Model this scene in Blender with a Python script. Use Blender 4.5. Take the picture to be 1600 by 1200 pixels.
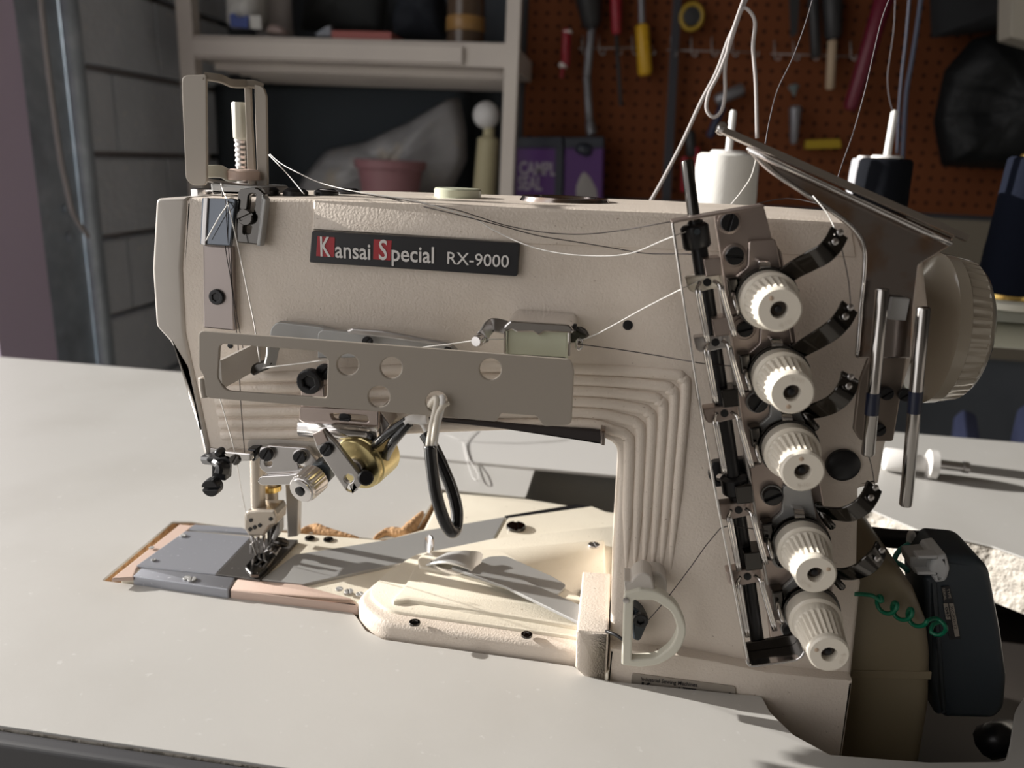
import bpy, math, random
from mathutils import Vector, Matrix
from mathutils.geometry import tessellate_polygon
random.seed(4)
D = bpy.data
for o in list(D.objects): D.objects.remove(o)
SC = bpy.context.scene; COL = SC.collection
V = Vector
# ---------------------------------------------------------------- camera (calibrated from the photo's vanishing points)
FPX = 1203.0
_vx = V((-9800, -800, FPX)); _vn = V((176, -342, FPX))
UX = (-_vx).normalized(); UY = (_vn - _vn.dot(UX) * UX).normalized(); UZ = UX.cross(UY)
if UZ.y > 0: UZ = -UZ
CAM = V((0, -.345, .24))
cd = D.cameras.new('camera'); cam = D.objects.new('camera', cd); COL.objects.link(cam); SC.camera = cam
cd.sensor_width = 36; cd.lens = FPX * 36 / 1600; cd.clip_start = .01; cd.clip_end = 50
right = V((UX.x, UY.x, UZ.x)); down = V((UX.y, UY.y, UZ.y)); fwd = V((UX.z, UY.z, UZ.z))
M = Matrix((right, -down, -fwd)).transposed().to_4x4(); M.translation = CAM; cam.matrix_world = M
cd.dof.use_dof = True; cd.dof.focus_distance = .36; cd.dof.aperture_fstop = 9.0
# ---------------------------------------------------------------- light
W = D.worlds.new('sky'); SC.world = W; W.use_nodes = True
W.node_tree.nodes['Background'].inputs[0].default_value = (1, .97, .95, 1)
W.node_tree.nodes['Background'].inputs[1].default_value = 1.45
SUN_AZ, SUN_EL = math.radians(8), math.radians(17)
sd = V((math.cos(SUN_EL) * math.cos(SUN_AZ), -math.cos(SUN_EL) * math.sin(SUN_AZ), -math.sin(SUN_EL)))
sl = D.lights.new('sun', 'SUN'); sl.energy = 8.2; sl.angle = math.radians(.6); sl.color = (1, .96, .90)
so = D.objects.new('sun', sl); COL.objects.link(so); so.rotation_euler = sd.to_track_quat('-Z', 'Y').to_euler(); so.location = (-3, .6, 1.6)
vs = SC.view_settings; vs.view_transform = 'Standard'; vs.look = 'None'; vs.gamma = 1; vs.use_curve_mapping = False; vs.exposure = 0.0
# ---------------------------------------------------------------- pixel -> world on a known plane of the place
def ray(px, py):
    c = V((px - 800, py - 600, FPX)); return V((UX.dot(c), UY.dot(c), UZ.dot(c)))
def F(px, py, y): r = ray(px, py); return CAM + r * ((y - CAM.y) / r.y)
def T(px, py, z=0): r = ray(px, py); return CAM + r * ((z - CAM.z) / r.z)
def X(px, py, x): r = ray(px, py); return CAM + r * ((x - CAM.x) / r.x)
# ---------------------------------------------------------------- materials
MATS = {}
def mat(name, col, rough=.5, metal=0., bump=None, var=None, coat=0., trans=0., spec=None, aniso=None):
    if name in MATS: return MATS[name]
    m = D.materials.new(name); m.use_nodes = True; nt = m.node_tree; b = nt.nodes['Principled BSDF']
    b.inputs['Base Color'].default_value = (*col, 1); b.inputs['Roughness'].default_value = rough; b.inputs['Metallic'].default_value = metal
    if coat: b.inputs['Coat Weight'].default_value = coat; b.inputs['Coat Roughness'].default_value = .12
    if trans: b.inputs['Transmission Weight'].default_value = trans
    if spec is not None: b.inputs['Specular IOR Level'].default_value = spec
    N, L = nt.nodes, nt.links
    tc = N.new('ShaderNodeNewGeometry')
    if bump:
        n = N.new('ShaderNodeTexNoise'); n.inputs['Scale'].default_value = bump[0]; n.inputs['Detail'].default_value = 3
        L.new(tc.outputs['Position'], n.inputs['Vector'])
        bp = N.new('ShaderNodeBump'); bp.inputs['Strength'].default_value = bump[1]; bp.inputs['Distance'].default_value = bump[2]
        L.new(n.outputs['Fac'], bp.inputs['Height']); L.new(bp.outputs['Normal'], b.inputs['Normal'])
    if var:   # list of (scale, colour, lo, hi): blotches, dust and wear with a shape of their own
        prev = None
        for sc, c2, lo, hi in var:
            n = N.new('ShaderNodeTexNoise'); n.inputs['Scale'].default_value = sc; n.inputs['Detail'].default_value = 6
            L.new(tc.outputs['Position'], n.inputs['Vector'])
            r = N.new('ShaderNodeMapRange'); r.inputs[1].default_value = lo; r.inputs[2].default_value = hi; L.new(n.outputs['Fac'], r.inputs[0])
            mx = N.new('ShaderNodeMix'); mx.data_type = 'RGBA'; L.new(r.outputs[0], mx.inputs[0])
            if prev: L.new(prev, mx.inputs[6])
            else: mx.inputs[6].default_value = (*col, 1)
            mx.inputs[7].default_value = (*c2, 1); prev = mx.outputs[2]
        L.new(prev, b.inputs['Base Color'])
    MATS[name] = m; return m
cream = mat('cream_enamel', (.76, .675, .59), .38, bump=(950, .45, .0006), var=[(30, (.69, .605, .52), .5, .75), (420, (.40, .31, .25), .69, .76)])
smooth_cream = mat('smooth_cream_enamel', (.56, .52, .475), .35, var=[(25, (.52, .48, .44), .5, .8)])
bedcream = mat('bed_enamel', (.82, .765, .645), .36, bump=(1100, .35, .0004), var=[(40, (.77, .71, .595), .45, .75), (420, (.45, .38, .30), .69, .76)])
guardm = mat('taupe_satin_enamel', (.35, .31, .265), .32)
white_top = mat('grey_white_laminate', (.535, .525, .505), .42, bump=(500, .1, .0003), var=[(9, (.49, .478, .455), .45, .7), (160, (.60, .592, .575), .66, .74), (1500, (.75, .74, .72), .76, .8)])
edge_dark = mat('dark_rubber_edging', (.05, .05, .055), .5)
chip = mat('raw_chipboard', (.50, .30, .15), .9, bump=(400, .9, .002), var=[(300, (.25, .13, .06), .45, .7)])
paper = mat('pale_painted_chipboard', (.62, .58, .52), .85, bump=(120, 1., .004), var=[(90, (.48, .44, .38), .45, .7)])
chrome = mat('polished_chrome', (.72, .70, .69), .12, 1)
chromed = mat('speckled_dark_chrome', (.34, .30, .28), .16, 1, bump=(1500, .12, .0002), var=[(60, (.30, .20, .14), .5, .65), (900, (.6, .55, .5), .70, .76)])
steel = mat('brushed_steel', (.56, .54, .53), .3, 1, bump=(700, .05, .0002))
dsteel = mat('dull_grey_steel', (.44, .44, .435), .5, .5, bump=(900, .1, .0002), var=[(500, (.6, .6, .6), .70, .77)])
bsteel = mat('blue_grey_slide_plate_steel', (.36, .372, .415), .45, .5, bump=(800, .15, .0002), var=[(350, (.65, .66, .7), .66, .74)])
pink = mat('pink_reflection_steel', (.47, .395, .36), .34, .9, bump=(1200, .12, .0002))  # steel with its warm pink reflection put into the base colour
pinkp = mat('pinkish_worn_enamel', (.62, .47, .40), .5, bump=(900, .3, .0003))
blackm = mat('black_oxide', (.018, .018, .02), .32, .3)
blackg = mat('glossy_black_nickel', (.10, .095, .09), .14, 1)
blackp = mat('black_sleeve_plastic', (.008, .008, .009), .2, coat=.4)
brass = mat('yellow_zinc_brass', (.56, .47, .24), .3, 1)
brass2 = mat('bright_brass', (.85, .6, .2), .25, 1)
knobc = mat('ivory_knob_plastic', (.80, .74, .64), .3, coat=.2)
knobr = mat('ivory_ring_plastic', (.70, .69, .60), .3)
green = mat('green_felt', (.02, .16, .10), .7)
navy = mat('navy_sleeve', (.01, .014, .035), .35)
wthread = mat('white_thread', (.85, .83, .80), .7)
wcord = mat('white_cord', (.40, .375, .37), .85)
kthread = mat('black_thread', (.03, .022, .022), .6)
signb = mat('sign_black', (.025, .025, .028), .3, bump=(1500, .05, .0001))
red = mat('sign_red', (.42, .03, .04), .4)
signw = mat('sign_white', (.78, .76, .74), .4)
khaki = mat('khaki_enamel', (.22, .18, .115), .35)
wheelc = mat('cream_wheel_plastic', (.44, .39, .315), .16, coat=.6)
motor = mat('dark_slate_plastic', (.035, .045, .055), .38)
ltgrey = mat('light_grey_plastic', (.6, .61, .62), .4)
greenw = mat('green_wire', (.0, .13, .065), .35)
jade = mat('pale_green_plastic', (.60, .62, .48), .25, trans=.0)
# ---------------------------------------------------------------- mesh tools
LOC = {}
def link(name, me, m=None, parent=None, smooth=False):
    if len(me.vertices):
        xs = [v.co for v in me.vertices]
        lo = V((min(v.x for v in xs), min(v.y for v in xs), min(v.z for v in xs))); hi = V((max(v.x for v in xs), max(v.y for v in xs), max(v.z for v in xs)))
        c = (lo + hi) / 2; c.z = lo.z
    else: c = V((0, 0, 0))
    me.transform(Matrix.Translation(-c))
    o = D.objects.new(name, me); COL.objects.link(o); o.location = c
    if m: me.materials.append(m)
    if parent: o.parent = parent; o.matrix_parent_inverse = Matrix.Translation(-LOC[parent.name])
    LOC[o.name] = c
    if smooth is not False:
        for p in me.polygons: p.use_smooth = True
        if smooth is not True: me.set_sharp_from_angle(angle=math.radians(smooth))
    return o
def mk(vf, name, m, parent=None, smooth=False):
    me = D.meshes.new(name); me.from_pydata([tuple(v) for v in vf[0]], [], vf[1]); me.validate(); me.update()
    return link(name, me, m, parent, smooth)
def join(*vfs):
    vs, fs = [], []
    for v, f in vfs:
        k = len(vs); vs += list(v); fs += [tuple(i + k for i in q) for q in f]
    return vs, fs
def thing(name, loc, label, cat, group=None):
    o = D.objects.new(name, None); COL.objects.link(o); o.location = loc; o.empty_display_size = .02; LOC[o.name] = V(loc)
    return tag(o, label, cat, group)
def tag(o, label, cat, group=None):
    o['label'] = label; o['category'] = cat
    if group: o['group'] = group
    return o
def struct(o): o['kind'] = 'structure'; return o
def area(p): return sum(p[i][0] * p[(i + 1) % len(p)][1] - p[(i + 1) % len(p)][0] * p[i][1] for i in range(len(p))) / 2
def rc(poly, r=0, n=4):       # round the corners of a 2D polygon; a third entry in a point is its own radius
    out = []; N = len(poly)
    for i in range(N):
        p = V(poly[i][:2]); a = V(poly[i - 1][:2]); b = V(poly[(i + 1) % N][:2]); rr = poly[i][2] if len(poly[i]) > 2 else r
        if rr <= 0: out.append(p); continue
        la, lb = (a - p).length, (b - p).length; d = min(rr, la * .45, lb * .45)
        q0 = p + (a - p) / la * d; q1 = p + (b - p) / lb * d
        for k in range(n + 1):
            t = k / n; out.append(q0 * (1 - t) ** 2 + p * 2 * t * (1 - t) + q1 * t * t)
    return out
def circ(cx, cy, r, n=20, ry=None):
    ry = ry or r; return [V((cx + r * math.cos(k * 2 * math.pi / n), cy + ry * math.sin(k * 2 * math.pi / n))) for k in range(n)]
def offs(p, d):               # offset a CCW polygon inwards by d
    out = []; N = len(p)
    for i in range(N):
        a, b, c = p[i - 1], p[i], p[(i + 1) % N]
        e1 = (b - a); e2 = (c - b)
        if e1.length < 1e-9 or e2.length < 1e-9: out.append(b.copy()); continue
        n1 = V((-e1.y, e1.x)).normalized(); n2 = V((-e2.y, e2.x)).normalized(); h = n1 + n2
        if h.length < 1e-6: out.append(b + n1 * d); continue
        h.normalize(); out.append(b + h * (d / max(h.dot(n1), .4)))
    return out
def extr(outer, holes, fn, th, bev=0, back=True):
    """2D outline with holes -> solid; fn(u, v, depth) gives the 3D point; the front edge is rounded by bev"""
    loops = []
    for k, lp in enumerate([outer] + list(holes)):
        lp = [V(p[:2]) for p in lp]
        if (area(lp) < 0) == (k == 0): lp.reverse()
        q = []
        for p in lp:
            if not q or (p - q[-1]).length > 1e-7: q.append(p)
        loops.append(q)
    vs, fs = [], []
    ns = 5 if bev > .0015 else 2
    steps = [(bev * (1 - math.sin(q * math.pi / 2 / ns)), bev * (1 - math.cos(q * math.pi / 2 / ns))) for q in range(ns + 1)] if bev else [(0, 0)]
    steps = steps + [(0, th)]
    first = []; last = []
    for lp in loops:
        base = len(vs); n = len(lp)
        for (o, dep) in steps:
            pp = offs(lp, o) if o else lp
            vs += [fn(p.x, p.y, dep) for p in pp]
        for s in range(len(steps) - 1):
            for i in range(n):
                j = (i + 1) % n; a = base + s * n
                fs.append((a + i, a + n + i, a + n + j, a + j))
        first += list(range(base, base + n)); last += list(range(base + (len(steps) - 1) * n, base + len(steps) * n))
    tl = []
    for lp in loops:
        tl.append([V((p.x, p.y, 0)) for p in (offs(lp, bev) if bev else lp)])
    tris = tessellate_polygon(tl); flat = [p for l in tl for p in l]
    for t in tris:
        a, b, c = (flat[i] for i in t)
        if (b - a).cross(c - a).z < 0: t = (t[0], t[2], t[1])
        fs.append(tuple(first[i] for i in t))
        if back: fs.append(tuple(last[i] for i in reversed(t)))
    # make the winding consistent with a front that faces the viewer
    a, b, c = (V(vs[i]) for i in fs[-1 if not back else -2])
    return vs, fs
def recalc(o):
    import bmesh
    bm = bmesh.new(); bm.from_mesh(o.data); bmesh.ops.recalc_face_normals(bm, faces=bm.faces); bm.to_mesh(o.data); bm.free(); return o
def plate(name, poly, y, th, m, parent=None, r=0, holes=(), bev=.0006, smooth=False):
    """outline given in photo pixels on the vertical plane y, extruded back by th"""
    o2 = [F(p[0], p[1], y) for p in rc(poly, r)]
    h2 = [[F(p[0], p[1], y) for p in h] for h in holes]
    vf = extr([V((p.x, p.z)) for p in o2], [[V((p.x, p.z)) for p in h] for h in h2], lambda u, v, d: (u, y + d, v), th, bev)
    return recalc(mk(vf, name, m, parent, smooth))
def hplate(name, poly, z, th, m, parent=None, r=0, holes=(), bev=.0006, smooth=False, zpx=None):
    """outline given in photo pixels on the level z (or zpx), extruded down by th"""
    o2 = [T(p[0], p[1], z if zpx is None else zpx) for p in rc(poly, r)]
    h2 = [[T(p[0], p[1], z) for p in h] for h in holes]
    vf = extr([V((p.x, p.y)) for p in o2], [[V((p.x, p.y)) for p in h] for h in h2], lambda u, v, d: (u, v, z - d), th, bev)
    return recalc(mk(vf, name, m, parent, smooth))
def frame(ax):
    ax = V(ax).normalized(); u = ax.cross(V((0, 0, 1)) if abs(ax.z) < .9 else V((1, 0, 0))).normalized(); return ax, u, ax.cross(u)
def lathe_vf(p0, ax, prof, seg=24, flute=0):
    """prof: (t, r[, flute depth])"""
    ax, u, w = frame(ax); p0 = V(p0); vs, fs = [], []
    for q in prof:
        t, r = q[0], q[1]; fl = q[2] if len(q) > 2 else 0
        for k in range(seg):
            a = 2 * math.pi * k / seg; rr = r - (fl * (.5 + .5 * math.copysign(min(1, abs(math.cos(flute * a)) * 2.5), math.cos(flute * a))) if fl else 0)
            vs.append(p0 + ax * t + (u * math.cos(a) + w * math.sin(a)) * rr)
    for s in range(len(prof) - 1):
        for k in range(seg):
            j = (k + 1) % seg; a = s * seg; fs.append((a + k, a + j, a + seg + j, a + seg + k))
    fs.append(tuple(reversed(range(seg)))); fs.append(tuple(range((len(prof) - 1) * seg, len(prof) * seg)))
    return vs, fs
def lathe(name, p0, ax, prof, m, parent=None, seg=24, flute=0, smooth=40):
    return recalc(mk(lathe_vf(p0, ax, prof, seg, flute), name, m, parent, smooth))
def cyl(name, a, b, r, m, parent=None, seg=20, bev=None, r2=None):
    a, b = V(a), V(b); L = (b - a).length; bev = min(r, L) * .15 if bev is None else bev; r2 = r2 or r
    return lathe(name, a, b - a, [(0, r - bev), (bev, r), (L - bev, r2), (L, r2 - bev)], m, parent, seg)
def cr(pts, n=6, closed=False):    # Catmull-Rom through the points
    pts = [V(p) for p in pts]; N = len(pts); out = []
    if N < 3: return pts
    for i in range(N if closed else N - 1):
        g = (lambda k: pts[k % N]) if closed else (lambda k: pts[max(0, min(N - 1, k))])
        a, b, c, d = g(i - 1), g(i), g(i + 1), g(i + 2)
        for k in range(n):
            t = k / n; out.append(.5 * ((2 * b) + (c - a) * t + (2 * a - 5 * b + 4 * c - d) * t * t + (3 * b - a - 3 * c + d) * t ** 3))
    if not closed: out.append(pts[-1])
    return out
def sweep_vf(pts, prof, up=None, closed=False, taper=None):
    """sweep a closed 2D profile along a path; the profile's second axis follows `up` (or is carried along)"""
    vs, fs = [], []; N = len(pts); P = len(prof); u = None
    for i in range(N):
        a = pts[i - 1] if (i or closed) else pts[0]; b = pts[(i + 1) % N] if (i < N - 1 or closed) else pts[-1]
        t = (b - a).normalized()
        if up == 'xz': w = V((0, 1, 0)).cross(t).normalized(); s = t.cross(w)
        elif up is not None: s = t.cross(V(up)).normalized(); w = V(up) if abs(t.dot(V(up))) < .3 else s.cross(t)
        else:
            if u is None: _, u, _ = frame(t)
            u = (u - t * u.dot(t)).normalized(); s = u; w = s.cross(t)
        k = taper[i] if taper else 1
        for (x, y) in prof: vs.append(pts[i] + (s * x + w * y) * k)
    for i in range(N if closed else N - 1):
        for k in range(P):
            j = (k + 1) % P; a = i * P; b = ((i + 1) % N) * P; fs.append((a + k, a + j, b + j, b + k))
    if not closed: fs.append(tuple(reversed(range(P)))); fs.append(tuple(range((N - 1) * P, N * P)))
    return vs, fs
def ringp(r, n=8): return [(r * math.cos(2 * math.pi * k / n), r * math.sin(2 * math.pi * k / n)) for k in range(n)]
def tube(name, pts, r, m, parent=None, n=8, sub=6, closed=False, taper=None):
    p = cr(pts, sub, closed) if sub else [V(q) for q in pts]
    return recalc(mk(sweep_vf(p, ringp(r, n), None, closed, taper), name, m, parent, True))
def strap(name, pts, wid, th, m, parent=None, up=(0, 1, 0), sub=6, smooth=40):
    """bent sheet: a flat strip of width wid (along up) and thickness th following the path"""
    p = cr(pts, sub) if sub else [V(q) for q in pts]; b = th * .25
    pr = [(-th / 2, -wid / 2 + b), (-th / 2, wid / 2 - b), (-th / 2 + b, wid / 2), (th / 2 - b, wid / 2), (th / 2, wid / 2 - b), (th / 2, -wid / 2 + b), (th / 2 - b, -wid / 2), (-th / 2 + b, -wid / 2)]
    return recalc(mk(sweep_vf(p, pr, up), name, m, parent, smooth))
def box_vf(c, s, rz=0, b=0):
    c = V(c); hx, hy = s[0] / 2, s[1] / 2; ca, sa = math.cos(rz), math.sin(rz)
    return extr([V((-hx, -hy)), V((hx, -hy)), V((hx, hy)), V((-hx, hy))], [], lambda u, v, d: (c.x + u * ca - v * sa, c.y + u * sa + v * ca, c.z + s[2] / 2 - d), s[2], b)
def box(name, c, s, m, parent=None, rz=0, b=.001): return recalc(mk(box_vf(c, s, rz, min(b, min(s) * .3)), name, m, parent))
def bar_vf(a, b, u, w, bv=0):    # bar from a to b, half sizes along two vectors u, w
    a, b, u, w = V(a), V(b), V(u), V(w); vs = []
    for p in (a, b): vs += [p - u - w, p + u - w, p + u + w, p - u + w]
    return vs, [(0, 3, 2, 1), (4, 5, 6, 7), (0, 1, 5, 4), (1, 2, 6, 5), (2, 3, 7, 6), (3, 0, 4, 7)]
def screw_vf(p, ax, r, h=None, slot=45, kind='slot', seg=20):
    """screw head with a real slot or a real hexagon socket"""
    ax, u, w = frame(ax); p = V(p); h = h or r * .7
    sl_ = math.radians(slot); uu = u * math.cos(sl_) + w * math.sin(sl_); ww = ax.cross(uu)
    low = lathe_vf(p, ax, [(0, r), (h * .55, r)], seg)
    fn = lambda a, b, d: p + ax * (h - d) + uu * a + ww * b
    if kind == 'hex': return join(low, extr(circ(0, 0, r, seg), [circ(0, 0, r * .5, 6)], fn, h * .5, r * .12))
    g = r * .14; out = [low]
    for s in (-1, 1):
        a0 = math.asin(g / r); pts = [V((r * math.cos(a0 + (math.pi - 2 * a0) * k / 9), s * r * math.sin(a0 + (math.pi - 2 * a0) * k / 9))) for k in range(10)]
        out.append(extr(pts, [], fn, h * .5, r * .1))
    return join(*out)
def screw(px, py, y, rpx, m, parent, slot=45, kind='slot', name='screw', h=None):
    p = F(px, py, y); r = (F(px + rpx, py, y) - p).length
    return recalc(mk(screw_vf(p, (0, -1, 0), r, h, slot, kind), name, m, parent))
def hscrew(px, py, z, rpx, m, parent, slot=45, kind='slot', name='screw', h=None):
    p = T(px, py, z); r = (T(px + rpx, py, z) - p).length
    return recalc(mk(screw_vf(p, (0, 0, 1), r, h or r * .35, slot, kind), name, m, parent))
FONT = None
def text(name, body, p, ux, uz, height, m, parent, width=None, th=.0003, bold=0., shear=0):
    """lettering as real thin geometry: p = lower left corner, ux/uz = reading direction and up"""
    cu = D.curves.new(name, 'FONT'); cu.body = body; cu.size = 1; cu.resolution_u = 3; cu.offset = bold; cu.shear = shear
    to = D.objects.new('tmp', cu); COL.objects.link(to); bpy.context.view_layer.update()
    me = D.meshes.new_from_object(to.evaluated_get(bpy.context.evaluated_depsgraph_get())); D.objects.remove(to)
    xs = [v.co.x for v in me.vertices]; x0, x1 = min(xs), max(xs)
    ux, uz = V(ux).normalized(), V(uz).normalized(); s = height / .7; sx = (width / (x1 - x0)) if width else s
    n = ux.cross(uz); p = V(p)
    for v in me.vertices: v.co = p + ux * ((v.co.x - x0) * sx) + uz * (v.co.y * s) + n * th
    return link(name, me, m, parent)
def ftext(name, body, px0, py0, px1, py1, hpx, y, m, parent, **k):     # along the line between two photo points on plane y
    a = F(px0, py0, y); b = F(px1, py1, y); u = b - a; hh = (F(px0, py0 - hpx, y) - a).length
    up = V((-u.z, 0, u.x)).normalized()
    return text(name, body, a, u, up, hh, m, parent, width=u.length, **k)
# ================================================================ the room
blockm = mat('grey_block', (.76, .80, .86), .9, bump=(60, .6, .004), var=[(8, (.67, .71, .77), .4, .7), (60, (.85, .85, .86), .6, .75)])
mortar = mat('mortar', (.42, .38, .37), .95, bump=(90, .5, .003))
darkwall = mat('dim_plaster', (.10, .113, .13), .9, var=[(4, (.07, .08, .095), .4, .7)])
floorm = mat('concrete_floor', (.28, .27, .25), .8, var=[(5, (.2, .19, .18), .4, .7)])
ceilm = mat('ceiling_boards', (.25, .22, .19), .8)
purplej = mat('mauve_painted_jamb', (.82, .69, .88), .6)
galv = mat('galvanised_steel', (.50, .57, .63), .42, .5, var=[(30, (.62, .68, .74), .45, .7), (12, (.40, .45, .5), .5, .7)])
XW, YB = -1.0, 1.62
struct(box('floor', (-.6, -.3, -.80), (7.2, 5.2, .1), floorm))
struct(box('ceiling', (.75, -.35, 1.60), (3.74, 4.1, .1), ceilm))
struct(box('wall_back', (.75, YB + .08, .40), (3.74, .16, 2.30), darkwall))
rw = mat('dim_drywall', (.13, .12, .11), .85)
struct(box('wall_right', (2.54, -.40, .40), (.16, 3.84, 2.30), rw))
struct(box('wall_front', (.75, -2.40, .40), (3.74, .16, 2.30), rw))
wl = struct(box('wall_left', (XW - .115, 1.33, .40), (.17, .60, 2.30), mortar))
bh, bw, g0 = .146, .33, .012                       # each concrete block of the left wall
zm = X(200, 242, XW).z; dz_ = .158; zr = zm + .006 - dz_ * 5
for row in range(14):
    z0 = zr + row * dz_; off = .265 if row % 2 == 0 else .09
    yy = X(182, 170, XW).y + .006 - bw - g0 + (.0 if row % 2 else bw / 2) - .0
    yy -= bw + g0
    while yy < 1.62:
        a, b = max(yy, 1.035), min(yy + bw, 1.625)
        if b - a > .04 and z0 + bh < 1.5: box('concrete_block', (XW - .028, (a + b) / 2, z0 + bh / 2), (.05, b - a, bh), blockm, wl, b=.008)
        yy += bw + g0
jm = [X(-60, 300, XW).y, X(38, 300, XW).y]
t1 = struct(box('trim_1', (XW - .02, (jm[0] + jm[1]) / 2, .40), (.09, jm[1] - jm[0] - .002, 2.28), purplej, b=.004))
# folded galvanised door post: a web, two lips and a round bead
ps = thing('door_post', (XW, .93, -.75), 'galvanised steel door post between mauve jamb and grey block wall', 'post')
y0, y1 = X(40, 300, XW).y, X(118, 300, XW).y
box('web', (XW, (y0 + y1) / 2, .4), (.012, y1 - y0, 2.28), galv, ps, b=.002)
yb = X(118, 300, XW).y + .018
lathe('rolled_edge', (XW + .01, yb, -.74), (0, 0, 1), [(0, .018), (2.28, .018)], galv, ps, 16)
box('lip', (XW + .002, yb + .026, .4), (.01, .02, 2.28), galv, ps, b=.002)
for z in (.02, .07): lathe('bolt', X(88, 300, XW + .008) * 1 + V((0, .02, z - .1)), (1, 0, 0), [(0, .008), (.004, .008), (.006, .004)], galv, ps, 10)
tag(tube('pull_cord', [X(62, -20, -.94), X(72, 80, -.94), X(82, 160, -.94), X(95, 250, -.94), X(105, 295, -.94), X(115, 335, -.94), X(138, 370, -.94)], .0042, wcord, None, 8), 'thin white cord hanging in front of the galvanised door post', 'cord')

# ================================================================ work table with the machine's cut-out
tab = thing('sewing_table', (0, .15, -.75), 'grey-white sewing machine table with cut-out and dark edging', 'table')
TB = dict(x0=-.95, x1=.62, y0=-.103, y1=.415)
cut_px = [(160, 907), (270, 815), (300, 815), (380, 826), (468, 828), (505, 834), (585, 842), (628, 838), (655, 822), (687, 764), (822, 777), (838, 727, 6), (968, 733), (1130, 745), (1330, 790), (1362, 797), (1437, 829), (1482, 837), (1550, 853), (1640, 885), (1760, 960), (1700, 1060), (1603, 1085, 10), (1586, 1110, 10), (1574, 1190, 14), (1450, 1191), (1297, 1179), (1240, 1148), (1203, 1112), (1190, 1087, 6), (1150, 1084), (952, 1064), (922, 1056), (897, 1041), (600, 999), (572, 985), (556, 962), (546, 953), (360, 930)]
cut = [T(p[0], p[1], 0) for p in rc(cut_px, 3)]
slot = [T(p.x, p.y, 0) for p in circ(873, 714, 9, 14, 4)]
ysm = .268
def xy(l): return [V((p.x, p.y)) for p in l]
ow = [V((TB['x0'], TB['y0'])), V((TB['x1'], TB['y0'])), V((TB['x1'], TB['y1'])), V((TB['x0'], TB['y1']))]
recalc(mk(extr(ow, [xy(cut), xy(slot)], lambda u, v, d: (u, v, -d), .0012, .0004), 'tabletop_laminate', white_top, tab))
core_cut = [T(p[0], p[1], -.004) for p in rc(cut_px, 3)]
grow = offs([p for p in (xy(cut) if area(xy(cut)) > 0 else xy(cut)[::-1])], -.0012)
core = recalc(mk(extr(ow, [grow], lambda u, v, d: (u, v, -.0012 - d), .0388, 0), 'tabletop_core', paper, tab))
core.data.materials.append(chip); core.data.materials.append(mat('dark_grey_paint', (.30, .30, .285), .6))
for p in core.data.polygons:     # the raw cut near the needle end is bare chipboard
    c = core.matrix_basis @ p.center
    if abs(p.normal.z) < .5 and TB['x0'] + .05 < c.x < -.09 and TB['y0'] + .02 < c.y < .3: p.material_index = 1
    elif abs(p.normal.z) < .5 and -.09 < c.x < .12 and .15 < c.y < .3: p.material_index = 2
box('edge_band', ((TB['x0'] + TB['x1']) / 2, TB['y0'] - .0045, -.021), (TB['x1'] - TB['x0'], .008, .040), edge_dark, tab, b=.003)
box('edge_band', ((TB['x0'] + TB['x1']) / 2, TB['y1'] + .0025, -.021), (TB['x1'] - TB['x0'], .004, .040), white_top, tab, b=.001)
for sx in (-.7, .52):
    for yy in (.0, .34): box('leg', (sx, yy, -.395), (.05, .04, .71), motor, tab, b=.003)
# raised rear strip of the top, its front edge is the step seen under the arm
sp = T(620, 716).y
xs0 = T(560, 712).x; xs1 = .10; bx = box_vf(((xs0 + xs1) / 2, (sp + TB['y1']) / 2, .0012), (xs1 - xs0, TB['y1'] - sp - .004, .0024), 0, .0008)
recalc(mk(bx, 'rear_strip', mat('clean_white_laminate', (.60, .59, .575), .4), tab))
# splinters torn from the cut edge
for pts, r in (([(470, 829), (490, 826), (512, 832), (560, 841)], .0035), ([(585, 842), (604, 832), (630, 834), (640, 826), (652, 812), (660, 800)], .0042)):
    tube('torn_splinter', [T(a, b, .001) for a, b in pts], r, chip, tab, 7, 5, taper=[.25 + .75 * math.sin(math.pi * k / (5 * (len(pts) - 1))) * (1 + .25 * random.random()) for k in range(5 * (len(pts) - 1) + 1)])

# ================================================================ the sewing machine
A, AB, NY = -.012, .095, .045       # arm front plane, arm back plane, needle plane
mc = thing('sewing_machine', (0, .04, -.03), 'cream industrial coverstitch sewing machine with black nameplate and five ivory tension knobs', 'sewing machine')
arm_px = [(289, 309, 4), (490, 311), (1050, 331), (1300, 345), (1438, 356, 8), (1452, 480), (1383, 700), (1374, 757, 3), (1342, 765), (1340, 885), (1346, 912), (1330, 1064), (1325, 1110), (952, 1080), (953, 985), (960, 870), (967, 745), (964, 696, 22), (938, 683), (508, 648, 8), (500, 722, 3), (328, 714), (286, 520), (281, 420)]
plate('arm_casting', arm_px, A, AB - A, cream, mc, 2, bev=.0025, smooth=35)
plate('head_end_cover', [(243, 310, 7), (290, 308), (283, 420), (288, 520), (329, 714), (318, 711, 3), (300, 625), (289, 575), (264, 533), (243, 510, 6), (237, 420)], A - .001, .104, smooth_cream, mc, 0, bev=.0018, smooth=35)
plate('top_cover', [(489, 312, 3), (1050, 332), (1300, 346), (1330, 349), (1338, 402), (815, 381), (487, 361, 3)], A - .0010, .1, cream, mc, 0, bev=.0010, smooth=35)
base_px = [(953, 1013), (1060, 1024), (1120, 1034), (1200, 1051), (1333, 1064), (1310, 1230), (940, 1140)]
plate('base_casting', base_px, -.0185, .11, cream, mc, 2, bev=.0015, smooth=35)
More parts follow.
